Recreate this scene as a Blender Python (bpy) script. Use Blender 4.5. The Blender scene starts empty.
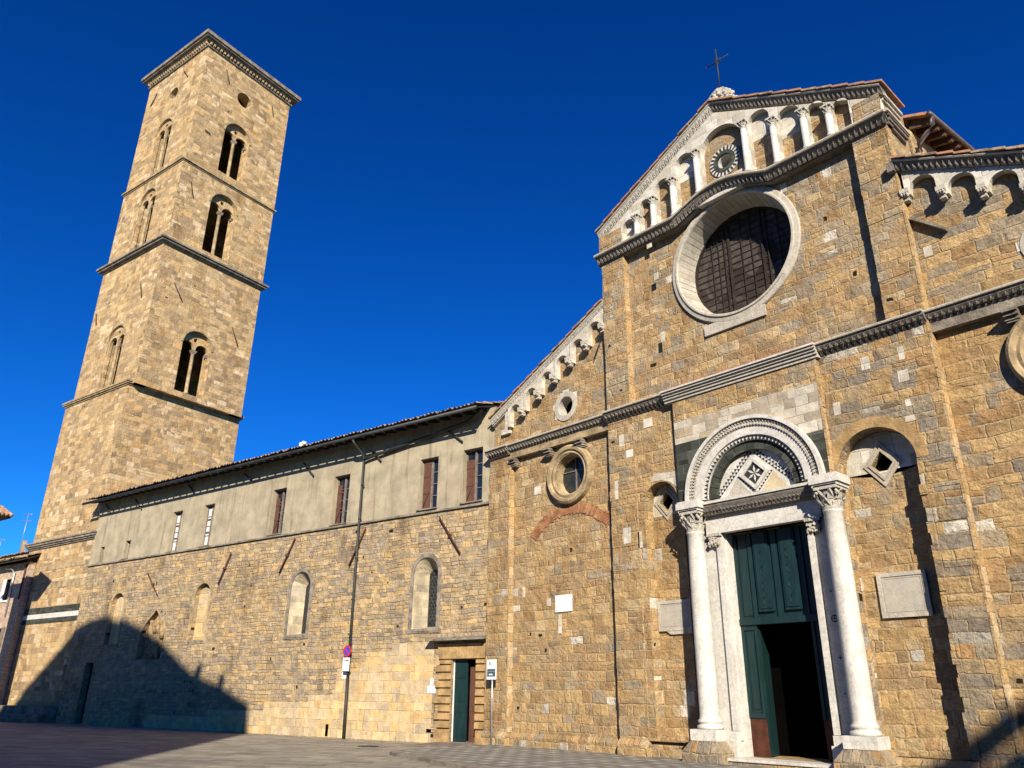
import bpy, bmesh, math, random
from mathutils import Vector, Matrix
from mathutils.geometry import tessellate_polygon
random.seed(7)
S = bpy.context.scene
COL = S.collection
rad = math.radians
PI = math.pi

# ------------------------------------------------------------------ camera
cam_d = bpy.data.cameras.new("camera")
cam = bpy.data.objects.new("camera", cam_d)
COL.objects.link(cam)
S.camera = cam
cam_d.sensor_width = 36
cam_d.lens = 772.95 / 1024 * 36
cam_d.clip_start = 0.1
cam_d.clip_end = 3000
YAW, TILT, ROLL = rad(47.675), rad(22.03), rad(0.645)
M = Matrix.Rotation(YAW, 3, 'Z') @ Matrix.Rotation(PI/2 + TILT, 3, 'X') @ Matrix.Rotation(ROLL, 3, 'Z')
cam.matrix_world = Matrix.Translation((0, -19.16, 1.6)) @ M.to_4x4()

# ------------------------------------------------------------------ sky, sun, exposure
LV = Vector((1.22, -1.0, 0.80))                 # towards the sun
LN = LV.normalized()
world = bpy.data.worlds.new("World")
S.world = world
world.use_nodes = True
wn = world.node_tree
bg = wn.nodes['Background']
sky = wn.nodes.new('ShaderNodeTexSky')
sky.sky_type = 'NISHITA'
sky.sun_disc = False
sky.sun_elevation = math.asin(LN.z)
sky.sun_rotation = math.atan2(LN.x, LN.y)
sky.altitude = 500
sky.air_density = 1.0
sky.dust_density = 0.0
sky.ozone_density = 4.0
hs = wn.nodes.new('ShaderNodeHueSaturation')
hs.inputs['Saturation'].default_value = 1.3
hs.inputs['Hue'].default_value = 0.5
wn.links.new(sky.outputs[0], hs.inputs['Color'])
tint = wn.nodes.new('ShaderNodeMix'); tint.data_type = 'RGBA'; tint.blend_type = 'MULTIPLY'
tint.inputs[0].default_value = 1.0; tint.inputs[7].default_value = (0.24, 0.55, 0.95, 1)
wn.links.new(hs.outputs[0], tint.inputs[6]); gam = wn.nodes.new('ShaderNodeGamma'); gam.inputs[1].default_value = 1.25
wn.links.new(tint.outputs[2], gam.inputs[0])
tint2 = wn.nodes.new('ShaderNodeMix'); tint2.data_type = 'RGBA'; tint2.blend_type = 'MULTIPLY'
tint2.inputs[0].default_value = 1.0; tint2.inputs[7].default_value = (1.5, 1.58, 1.17, 1)
wn.links.new(gam.outputs[0], tint2.inputs[6]); wn.links.new(tint2.outputs[2], bg.inputs[0])
bg.inputs[1].default_value = 0.05
sun_d = bpy.data.lights.new("sun", 'SUN')
sun_d.energy = 5.0
sun_d.angle = rad(0.55)
sun_d.color = (1.0, 0.91, 0.775)
sun = bpy.data.objects.new("sun", sun_d)
COL.objects.link(sun)
sun.rotation_euler = LN.to_track_quat('Z', 'Y').to_euler()
S.view_settings.view_transform = 'Standard'
S.view_settings.look = 'None'
S.view_settings.exposure = 0.78
S.view_settings.gamma = 1
S.view_settings.use_curve_mapping = False
S.cycles.diffuse_bounces = 1

# ------------------------------------------------------------------ node helper
class NT:
    def __init__(s, name):
        s.m = bpy.data.materials.new(name)
        s.m.use_nodes = True
        s.t = s.m.node_tree
        s.b = s.t.nodes['Principled BSDF']
    def put(s, v, sock):
        if isinstance(v, bpy.types.NodeSocket): s.t.links.new(v, sock)
        elif v is not None:
            if isinstance(v, (tuple, list)) and len(v) == 3 and sock.type == 'RGBA': v = (*v, 1)
            sock.default_value = v
    def math(s, op, a, b=None, c=None, clamp=False):
        n = s.t.nodes.new('ShaderNodeMath'); n.operation = op; n.use_clamp = clamp
        s.put(a, n.inputs[0]); s.put(b, n.inputs[1]); s.put(c, n.inputs[2])
        return n.outputs[0]
    def uv(s):
        n = s.t.nodes.new('ShaderNodeUVMap')
        return n.outputs[0]
    def obj(s):
        return s.t.nodes.new('ShaderNodeTexCoord').outputs['Object']
    def sep(s, v):
        n = s.t.nodes.new('ShaderNodeSeparateXYZ'); s.put(v, n.inputs[0]); return n.outputs
    def comb(s, x=0.0, y=0.0, z=0.0):
        n = s.t.nodes.new('ShaderNodeCombineXYZ')
        s.put(x, n.inputs[0]); s.put(y, n.inputs[1]); s.put(z, n.inputs[2]); return n.outputs[0]
    def noise(s, v, scale, detail=3, rough=0.55, col=False, off=None):
        n = s.t.nodes.new('ShaderNodeTexNoise')
        if off is not None:
            a = s.t.nodes.new('ShaderNodeVectorMath'); a.operation = 'ADD'
            s.put(v, a.inputs[0]); a.inputs[1].default_value = off; v = a.outputs[0]
        s.put(v, n.inputs['Vector']); n.inputs['Scale'].default_value = scale
        n.inputs['Detail'].default_value = detail; n.inputs['Roughness'].default_value = rough
        return n.outputs['Color'] if col else n.outputs[0]
    def white(s, v):
        n = s.t.nodes.new('ShaderNodeTexWhiteNoise'); n.noise_dimensions = '3D'
        s.put(v, n.inputs['Vector']); return n.outputs
    def ramp(s, f, stops, const=False):
        n = s.t.nodes.new('ShaderNodeValToRGB')
        r = n.color_ramp
        r.interpolation = 'CONSTANT' if const else 'LINEAR'
        while len(r.elements) < len(stops): r.elements.new(0.5)
        for e, (p, c) in zip(r.elements, stops):
            e.position = p; e.color = (*c, 1) if len(c) == 3 else c
        s.put(f, n.inputs[0]); return n.outputs[0]
    def mix(s, f, a, b, mode='MIX'):
        n = s.t.nodes.new('ShaderNodeMix'); n.data_type = 'RGBA'; n.blend_type = mode
        s.put(f, n.inputs[0]); s.put(a, n.inputs[6]); s.put(b, n.inputs[7]); return n.outputs[2]
    def smooth(s, v, a, b, lo=0.0, hi=1.0):
        n = s.t.nodes.new('ShaderNodeMapRange'); n.interpolation_type = 'SMOOTHSTEP'
        s.put(v, n.inputs[0]); n.inputs[1].default_value = a; n.inputs[2].default_value = b
        n.inputs[3].default_value = lo; n.inputs[4].default_value = hi; return n.outputs[0]
    def bump(s, h, dist, strength=1.0):
        n = s.t.nodes.new('ShaderNodeBump'); s.put(h, n.inputs['Height'])
        n.inputs['Distance'].default_value = dist; n.inputs['Strength'].default_value = strength
        s.t.links.new(n.outputs[0], s.b.inputs['Normal'])
    def out(s, col, rough=0.9, spec=0.2):
        s.put(col, s.b.inputs['Base Color']); s.put(rough, s.b.inputs['Roughness'])
        s.b.inputs['Specular IOR Level'].default_value = spec
        return s.m

def ashlar(name, bw, bh, stops, mortar=(.42, .33, .2), mw=0.012, rough_amp=1.0, wob=0.05, split=0.22,
           bump=0.05, tint_hi=None, gap=0.0, hole=False, rowband=0.0, varamt=0.35, ragged=0.025, stain=None, zgray=None):
    """coursed stone of uneven blocks, every block its own stone"""
    g = NT(name)
    P = g.sep(g.uv())
    u, v = P[0], P[1]
    base = g.comb(u, v, 0.0)
    n1 = g.sep(g.noise(base, 0.9, 1, col=True))
    n2 = g.sep(g.noise(base, 6.5, 2, col=True))
    def add(x, n, a):
        return g.math('MULTIPLY_ADD', g.math('SUBTRACT', n, 0.5), a, x)
    n4 = g.sep(g.noise(base, 19, 3, .7, col=True))
    u1 = add(add(add(u, n1[0], wob*2), n2[0], ragged*2.6), n4[0], ragged*1.3)
    v1 = add(add(add(v, n1[1], wob*2), n2[1], ragged*2.0), n4[1], ragged*1.1)
    warp = g.noise(g.comb(0.0, v1, 3.7), 1.1/ (bh*3), 1)
    v2 = g.math('DIVIDE', add(v1, warp, bh*1.6), bh)
    row = g.math('FLOOR', v2)
    fv = g.math('FRACT', v2)
    rr = g.white(g.comb(row, 5.3, 1.1))
    rc = g.sep(rr[1])
    wd = g.math('MULTIPLY_ADD', rc[0], bw*0.7, bw*0.7)
    u2 = g.math('ADD', g.math('DIVIDE', u1, wd), g.math('MULTIPLY', rc[1], 37.0))
    w2 = g.noise(g.comb(u1, g.math('MULTIPLY', row, 7.31), 0.0), 0.9/bw*0.5, 1)
    u2 = add(u2, w2, 1.6)
    col = g.math('FLOOR', u2)
    fu = g.math('FRACT', u2)
    r0 = g.sep(g.white(g.comb(row, col, 2.2))[1])
    sp = g.math('LESS_THAN', r0[0], split)
    fv2 = g.math('FRACT', g.math('MULTIPLY', fv, 2.0))
    sub = g.math('MULTIPLY', g.math('FLOOR', g.math('MULTIPLY', fv, 2.0)), sp)
    fvm = g.math('ADD', g.math('MULTIPLY', fv2, sp), g.math('MULTIPLY', fv, g.math('SUBTRACT', 1.0, sp)))
    hh = g.math('MULTIPLY_ADD', sp, -bh*0.5, bh)
    spu = g.math('GREATER_THAN', r0[0], 1-split)                    # some blocks halve sideways
    fu2 = g.math('FRACT', g.math('MULTIPLY', fu, 2.0))
    subu = g.math('MULTIPLY', g.math('FLOOR', g.math('MULTIPLY', fu, 2.0)), spu)
    fum = g.math('ADD', g.math('MULTIPLY', fu2, spu), g.math('MULTIPLY', fu, g.math('SUBTRACT', 1.0, spu)))
    ww = g.math('MULTIPLY', wd, g.math('MULTIPLY_ADD', spu, -0.5, 1.0))
    rid = g.white(g.comb(g.math('MULTIPLY_ADD', sub, 0.37, row), g.math('MULTIPLY_ADD', subu, 0.41, col), 9.1))
    R = g.sep(rid[1])
    du = g.math('MULTIPLY', g.math('MINIMUM', fum, g.math('SUBTRACT', 1.0, fum)), ww)
    dv = g.math('MULTIPLY', g.math('MINIMUM', fvm, g.math('SUBTRACT', 1.0, fvm)), hh)
    d = g.math('MINIMUM', du, dv)
    jn = g.noise(base, 2.3, 2, off=(7, 3, 1))
    body = g.smooth(d, mw*0.4, mw*2.2)
    # colour
    patch = g.noise(base, 0.35, 2, off=(31, 11, 4))
    sel = g.math('ADD', R[0], g.math('MULTIPLY', g.math('SUBTRACT', patch, 0.5), 0.85))
    if rowband:
        sel = g.math('ADD', sel, g.math('MULTIPLY', g.math('SUBTRACT', rc[2], 0.5), rowband))
    if zgray:
        sel = g.math('ADD', sel, g.smooth(v, zgray[0], zgray[1], 0.0, zgray[2]))
    sel = g.math('MULTIPLY', g.math('ADD', sel, 0.25), 0.667, clamp=True)
    c = g.ramp(sel, stops, True)
    rare = g.math('GREATER_THAN', R[2], 0.990)
    if tint_hi: c = g.mix(rare, c, tint_hi)
    val = g.math('MULTIPLY_ADD', R[1], varamt, 1.0 - varamt*0.5)
    m1 = g.noise(base, 3.0, 5, 0.65, off=(2, 8, 5))
    m2 = g.noise(base, 22, 3, 0.7, off=(9, 1, 5))
    val = g.math('MULTIPLY', val, g.math('MULTIPLY_ADD', m1, 1.05, 0.47))
    val = g.math('MULTIPLY', val, g.math('MULTIPLY_ADD', m2, 0.8, 0.60))
    vc = g.t.nodes.new('ShaderNodeVectorMath'); vc.operation = 'SCALE'
    g.put(c, vc.inputs[0]); g.put(val, vc.inputs[3])
    c = vc.outputs[0]
    mfade = g.smooth(jn, 0.40, 0.60, 0.05, 0.85)
    mf = g.math('MULTIPLY', g.math('SUBTRACT', 1.0, body), mfade)
    c = g.mix(mf, c, mortar)
    if stain:
        sn = g.noise(g.comb(g.math('MULTIPLY', u, 1.0), g.math('MULTIPLY', v, 0.45), 0.0), 0.8, 4, 0.6, off=(5, 5, 9))
        c = g.mix(g.smooth(sn, 0.52, 0.72, 0.0, stain[1]), c, stain[0], 'MULTIPLY')
    if hole:
        hu = g.math('MULTIPLY', g.math('ABSOLUTE', g.math('SUBTRACT', fum, .5)), ww)
        hv = g.math('MULTIPLY', g.math('ABSOLUTE', g.math('SUBTRACT', fvm, .5)), hh)
        hm = g.math('MULTIPLY', g.math('LESS_THAN', g.math('MAXIMUM', hu, hv), .055), g.math('LESS_THAN', R[2], .007))
        c = g.mix(hm, c, (.02, .015, .01))  # putlog holes: their inner shade is put into the stone colour
    # relief
    edge = g.smooth(d, 0.0, mw*2.6)
    h = g.math('MULTIPLY', g.math('MULTIPLY', edge, 0.5), g.smooth(jn, .38, .62, .15, .9))
    tilt = g.math('MULTIPLY', g.math('MULTIPLY', g.math('SUBTRACT', R[2], 0.5), g.math('SUBTRACT', fum, 0.5)), 0.6)
    h = g.math('ADD', h, g.math('MULTIPLY', R[1], 0.28))
    h = g.math('ADD', h, tilt)
    r1 = g.noise(base, 5.0, 6, 0.68, off=(1, 2, 3))
    h = g.math('ADD', h, g.math('MULTIPLY', r1, 0.9*rough_amp))
    r2 = g.noise(base, 17.0, 4, 0.7, off=(4, 2, 3))
    pit = g.smooth(r2, 0.3, 0.42)
    h = g.math('ADD', h, g.math('MULTIPLY', pit, 0.25*rough_amp))
    g.bump(h, bump)
    return g.out(c, 0.93, 0.12)

def plain(name, col, var=0.25, scale=3.0, rough=0.85, bump=0.0, bscale=12, spec=0.25, col2=None, metal=0.0, stretch=None, streak=None):
    g = NT(name)
    P = g.obj()
    if stretch:
        s = g.sep(P); P = g.comb(g.math('MULTIPLY', s[0], stretch[0]), g.math('MULTIPLY', s[1], stretch[1]), g.math('MULTIPLY', s[2], stretch[2]))
    n = g.noise(P, scale, 5, 0.6)
    c2 = col2 or tuple(x*(1-var*1.2) for x in col)
    c1 = tuple(min(1, x*(1+var*0.3)) for x in col)
    c = g.ramp(g.smooth(n, 0.3, 0.7), [(0, c2), (1, c1)])
    if streak:
        s = g.sep(g.obj())
        k = g.noise(g.comb(g.math('MULTIPLY', s[0], 3.0), g.math('MULTIPLY', s[1], 3.0), g.math('MULTIPLY', s[2], 0.25)), 1.3, 4, 0.65)
        c = g.mix(g.smooth(k, 0.5, 0.75, 0.0, streak[1]), c, streak[0], 'MULTIPLY')
    if bump: g.bump(g.noise(g.obj(), bscale, 5, 0.65), bump)
    g.b.inputs['Metallic'].default_value = metal
    return g.out(c, rough, spec)

def marble(name, col=(.66, .62, .53), dirt=(.28, .25, .2), dirtf=0.5, bump=0.01):
    g = NT(name)
    P = g.obj()
    n = g.noise(P, 1.6, 6, 0.65)
    v = g.noise(P, 3.2, 8, 0.7, off=(3, 3, 3))
    vein = g.math('ABSOLUTE', g.math('SUBTRACT', v, 0.5))
    c = g.ramp(g.smooth(n, 0.3, 0.7), [(0, tuple(x*0.80 for x in col)), (1, col)])
    c = g.mix(g.smooth(vein, 0.0, 0.03, 0.55, 0.0), c, (.30, .29, .27))
    s_ = g.sep(P); gr = g.noise(g.comb(g.math('MULTIPLY', s_[0], 4.0), g.math('MULTIPLY', s_[1], 4.0), g.math('MULTIPLY', s_[2], .35)), 1.4, 5, .7, off=(1, 7, 3))
    c = g.mix(g.smooth(gr, .5, .72, 0.0, .55), c, (.62, .58, .52), 'MULTIPLY')
    d = g.noise(P, 7.0, 6, 0.75, off=(9, 2, 2))
    c = g.mix(g.smooth(d, 0.5, 0.7, 0.0, dirtf), c, dirt)
    if bump: g.bump(g.noise(P, 25, 5, 0.7), bump)
    return g.out(c, 0.7, 0.3)

W = lambda *c: c
OCH = W(.405, .272, .128); OCH2 = W(.375, .24, .105); TAN = W(.42, .31, .17); GRY = W(.31, .245, .16); DGR = W(.19, .15, .10)
BRN = W(.35, .225, .11); PAL = W(.50, .42, .30); WHT = W(.52, .47, .38)
MAT = {}
MAT['facade'] = ashlar('ochre_facade_stone', .44, .29, [(0, OCH2), (.16, OCH), (.34, TAN), (.42, BRN), (.55, OCH), (.64, W(.33, .23, .125)), (.80, GRY), (.96, W(.29, .235, .165))],
                       mortar=(.47, .34, .18), mw=.012, bump=.055, tint_hi=WHT, zgray=(6.0, 13.0, .22), rowband=.18, hole=True, varamt=.36, wob=.07, split=.14, stain=((.72, .66, .58), .8), rough_amp=1.7, ragged=.035)
MAT['lit_edge_blocks'] = ashlar('lit_ochre_edge_blocks', 1.2, .31, [(0, W(.44, .29, .135)), (.3, W(.40, .265, .12)), (.6, W(.45, .33, .19)), (.85, W(.34, .25, .15))], mortar=(.42, .31, .17), mw=.012, bump=.05, rough_amp=1.5, varamt=.35, split=.1)  # brighter tone: sunlight on the right-hand edges put into the colour
MAT['facade_right'] = ashlar('striped_facade_stone', .66, .30, [(0, OCH2), (.18, OCH), (.36, BRN), (.44, W(.36, .22, .10)), (.50, GRY), (.62, W(.25, .205, .15)), (.74, W(.30, .22, .125)), (.84, DGR), (.90, W(.42, .37, .29))],
                       mortar=(.46, .34, .19), mw=.012, bump=.06, tint_hi=WHT, rowband=.5, hole=True, varamt=.36, wob=.07, split=.14, rough_amp=1.7, ragged=.035)
MAT['wing'] = ashlar('pale_wing_stone', .40, .165, [(0, W(.48, .325, .15)), (.20, W(.43, .31, .165)), (.42, W(.37, .275, .16)), (.62, W(.31, .245, .165)), (.84, W(.235, .195, .145))],
                       mortar=(.29, .22, .14), mw=.010, bump=.065, hole=True, rowband=.25, split=.10, varamt=.30, ragged=.035, wob=.08, rough_amp=1.3, stain=((.55, .53, .5), .85))
MAT['wing_low'] = ashlar('smooth_wing_ashlar', .5, .34, [(0, W(.54, .37, .17)), (.35, W(.50, .37, .20)), (.6, W(.44, .34, .21)), (.85, W(.36, .30, .22))],
                       mortar=(.40, .31, .19), mw=.009, bump=.03, split=.1, varamt=.25, rough_amp=.7)
MAT['tower'] = ashlar('tan_tower_stone', .60, .34, [(0, W(.46, .295, .13)), (.2, W(.45, .315, .16)), (.45, W(.39, .265, .135)), (.60, W(.32, .225, .125)), (.76, W(.52, .39, .235)), (.89, W(.25, .18, .105))],
                       mortar=(.40, .29, .17), mw=.010, bump=.04, split=.08, varamt=.40, rough_amp=1.1, wob=.03, hole=True, stain=((.62, .54, .44), .7))
MAT['house'] = ashlar('old_brick', .26, .085, [(0, W(.40, .26, .17)), (.3, W(.44, .34, .24)), (.6, W(.36, .24, .17)), (.8, W(.46, .38, .28))],
                       mortar=(.42, .35, .26), mw=.01, bump=.02, split=.1, varamt=.3, ragged=.01)
MAT['marble'] = marble('white_marble', (.64, .61, .54), (.34, .31, .26), dirtf=.5)
MAT['marble_old'] = marble('weathered_marble', (.52, .47, .375), (.22, .19, .14), .65, .02)
MAT['aged_blocks'] = ashlar('aged_pale_blocks', .5, .27, [(0, W(.40, .32, .21)), (.25, W(.46, .41, .32)), (.55, W(.36, .30, .22)), (.75, W(.50, .45, .37))], mortar=(.3, .25, .18), mw=.007, bump=.02, split=.1, varamt=.25, wob=.02, ragged=.01)
MAT['marble_blocks'] = ashlar('white_marble_blocks', .5, .30, [(0, W(.52, .48, .39)), (.35, W(.46, .41, .32)), (.6, W(.56, .52, .44)), (.85, W(.36, .32, .25))],
                       mortar=(.35, .3, .24), mw=.007, bump=.015, split=.1, varamt=.2, rough_amp=.5, wob=.02, ragged=.008)
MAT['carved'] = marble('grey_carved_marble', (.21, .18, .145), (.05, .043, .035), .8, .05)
MAT['leaf'] = marble('grey_leaf_marble', (.36, .32, .255), (.08, .07, .055), .8, .03)
MAT['carved_white'] = marble('carved_marble', (.62, .57, .47), (.2, .17, .13), .7, .05)
MAT['green_marble'] = ashlar('dark_green_marble', .42, .28, [(0, W(.032, .036, .029)), (.4, W(.048, .052, .042)), (.75, W(.072, .075, .062))],
                       mortar=(.14, .14, .12), mw=.006, bump=.01, split=.1, varamt=.4, rough_amp=.5, wob=.01, ragged=.004)
MAT['dark_inlay'] = plain('black_inlay', (.03, .035, .03), .3, 9, .6)
MAT['tymp'] = marble('white_tympanum_marble', (.66, .63, .56), dirtf=.15)
MAT['tan_pale'] = marble('tan_pale_marble', (.46, .40, .30), (.2, .16, .11), .6, .02)
MAT['yellow_marble'] = marble('yellow_marble', (.62, .50, .30), dirtf=.2)
MAT['ring'] = ashlar('sandstone_blocks', .4, 5, [(0, W(.46, .33, .19)), (.5, W(.42, .3, .18)), (.8, W(.38, .3, .2))], mortar=(.3, .22, .13), mw=.008, bump=.015, split=0)
MAT['ochre_plain'] = plain('smooth_ochre_stone', (.42, .275, .125), .35, 2.2, .9, .03, 14, .12)
MAT['ochre_edge'] = plain('orange_ochre_stone', (.47, .31, .145), .35, 2.8, .9, .04, 10, .12)
MAT['tan_plain'] = plain('tan_trim_stone', (.40, .30, .17), .4, 2.5, .9, .03, 12, .12)
MAT['grey_trim'] = plain('grey_trim_stone', (.27, .23, .18), .45, 2.5, .9, .04, 12, .12)
MAT['plaster'] = plain('beige_plaster', (.385, .328, .225), .22, 1.3, .95, .02, 24, .1, streak=((.52, .5, .46), .8))
MAT['terracotta'] = plain('terracotta_tile', (.42, .2, .11), .5, 3.5, .9, .02, 14, .1, col2=(.22, .15, .10))
MAT['old_tile'] = plain('lichened_roof_tile', (.40, .28, .17), .6, 4.5, .95, .02, 14, .1, col2=(.13, .10, .07))
MAT['dark_wood'] = plain('dark_weathered_wood', (.035, .026, .020), .4, 4, .8, .01, 20)
MAT['brown_wood'] = plain('reddish_brown_wood', (.125, .058, .038), .4, 6, .7, .004, 30, stretch=(6, 6, .6))
MAT['soffit_wood'] = plain('brown_soffit_wood', (.11, .07, .045), .4, 5, .85)
MAT['grey_wood'] = plain('grey_frame_wood', (.20, .16, .13), .35, 5, .8)
MAT['green_paint'] = plain('dark_green_paint', (.007, .028, .030), .3, 3, .5, .002, 20, .35, stretch=(3, 3, .6))
MAT['rust_plate'] = plain('rusty_kick_plate', (.075, .024, .014), .4, 5, .7)
MAT['iron'] = plain('dark_iron', (.035, .03, .028), .4, 6, .6, spec=.4)
MAT['rust_iron'] = plain('red_rusty_iron', (.095, .035, .026), .5, 8, .8)
MAT['copper'] = plain('brown_copper_pipe', (.075, .055, .045), .4, 4, .45, spec=.5)
MAT['gutter'] = plain('dark_grey_gutter', (.03, .035, .033), .4, 3, .55, spec=.4)
MAT['steel'] = plain('galvanised_steel', (.45, .46, .47), .2, 8, .4, spec=.5, metal=.6)
MAT['glass'] = plain('dark_window_glass', (.012, .016, .026), .3, 1.3, .08, spec=.6)
MAT['lead_glass'] = plain('leaded_glass', (.03, .035, .032), .5, 9, .3, spec=.5)
MAT['curtain'] = plain('white_curtain', (.62, .62, .60), .2, 8, .9)
MAT['rose_glass'] = plain('dull_rose_glass', (.05, .045, .045), .8, 1.6, .35, spec=.4, col2=(.015, .013, .013))
MAT['paper'] = plain('white_sign_paint', (.78, .78, .77), .06, 4, .5)
MAT['blue'] = plain('blue_sign_paint', (.03, .06, .42), .1, 4, .5)
MAT['red'] = plain('red_sign_paint', (.55, .02, .03), .1, 4, .5)
MAT['slate_ink'] = plain('dark_sign_band', (.06, .09, .11), .1, 4, .5)
MAT['ink'] = plain('black_ink', (.02, .02, .02), .1, 4, .6)
MAT['void'] = plain('dark_interior', (.003, .0026, .0024), .2, 2, .95, spec=.0)  # near-black: the shade inside openings is put into the colour
MAT['lens_stone'] = plain('carved_relief_stone', (.36, .25, .13), .4, 4, .9, .04, 14, .1)
MAT['house_plaster'] = plain('ochre_plaster', (.42, .30, .17), .25, 1, .95)
MAT['terr_brick'] = ashlar('red_brick_arch', .09, .3, [(0, W(.42, .14, .06)), (.5, W(.36, .12, .06)), (.8, W(.44, .19, .09))], mortar=(.36, .24, .13), mw=.012, bump=.03, split=.1)

def ground_mat():
    g = NT('grey_stone_paving')
    P = g.sep(g.uv())
    u, v = P[0], P[1]
    a = rad(32)
    x = g.math('ADD', g.math('MULTIPLY', u, math.cos(a)), g.math('MULTIPLY', v, math.sin(a)))
    y = g.math('ADD', g.math('MULTIPLY', u, -math.sin(a)), g.math('MULTIPLY', v, math.cos(a)))
    bh, bw = .42, .8
    vv = g.math('DIVIDE', y, bh); row = g.math('FLOOR', vv); fv = g.math('FRACT', vv)
    rr = g.sep(g.white(g.comb(row, 1.0, 2.0))[1])
    uu = g.math('ADD', g.math('DIVIDE', x, bw), g.math('MULTIPLY', rr[0], 9.0))
    col = g.math('FLOOR', uu); fu = g.math('FRACT', uu)
    R = g.sep(g.white(g.comb(row, col, 3.0))[1])
    du = g.math('MULTIPLY', g.math('MINIMUM', fu, g.math('SUBTRACT', 1.0, fu)), bw)
    dv = g.math('MULTIPLY', g.math('MINIMUM', fv, g.math('SUBTRACT', 1.0, fv)), bh)
    d = g.math('MINIMUM', du, dv)
    c = g.ramp(R[0], [(0, (.31, .28, .222)), (.3, (.27, .247, .198)), (.6, (.36, .325, .255)), (.85, (.22, .203, .168))], True)
    n = g.noise(g.comb(u, v, 0.0), 1.2, 6, .7)
    n3 = g.noise(g.comb(u, v, 0.0), .22, 3, .6)
    c = g.mix(1.0, c, g.ramp(g.math('MULTIPLY', g.math('ADD', n, n3), .5), [(.3, (.55, .55, .55)), (.7, (1.15, 1.12, 1.08))]), 'MULTIPLY')
    c = g.mix(g.smooth(d, .006, .02, .9, 0.0), c, (.085, .075, .06))
    g.bump(g.math('ADD', g.smooth(d, 0, .02), g.math('MULTIPLY', g.noise(g.comb(u, v, 0.0), 14, 5, .7), .8)), .012)
    return g.out(c, .75, .3)
def walk_mat():
    g = NT('checkered_sidewalk_paving')
    P = g.sep(g.uv())
    s = .30
    a = g.math('DIVIDE', P[0], s); b = g.math('DIVIDE', P[1], s)
    pa_ = g.math('GREATER_THAN', g.math('FRACT', g.math('MULTIPLY', g.math('FLOOR', a), .5)), .25)
    pb_ = g.math('GREATER_THAN', g.math('FRACT', g.math('MULTIPLY', g.math('FLOOR', b), .5)), .25)
    par = g.math('MULTIPLY', pa_, pb_)
    fa = g.math('FRACT', a); fb = g.math('FRACT', b)
    d = g.math('MINIMUM', g.math('MINIMUM', fa, g.math('SUBTRACT', 1.0, fa)), g.math('MINIMUM', fb, g.math('SUBTRACT', 1.0, fb)))
    R = g.sep(g.white(g.comb(g.math('FLOOR', a), g.math('FLOOR', b), 1.0))[1])
    c = g.mix(g.math('GREATER_THAN', par, .25), (.22, .205, .17), (.38, .36, .31))
    c = g.mix(1.0, c, g.ramp(R[0], [(0, (.75, .75, .75)), (1, (1.1, 1.1, 1.1))]), 'MULTIPLY')
    c = g.mix(1.0, c, g.ramp(g.noise(g.comb(P[0], P[1], 0.0), 1.5, 5, .7), [(.3, (.65, .65, .65)), (.7, (1.1, 1.1, 1.1))]), 'MULTIPLY')
    c = g.mix(g.smooth(d, .01, .05, .7, 0.0), c, (.1, .09, .08))
    g.bump(g.smooth(d, 0, .06), .006)
    return g.out(c, .8, .25)
MAT['ground'] = ground_mat()
MAT['walk'] = walk_mat()
MAT['kerb'] = plain('kerb_stone', (.24, .205, .165), .35, 2, .85, .02, 10)

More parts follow.
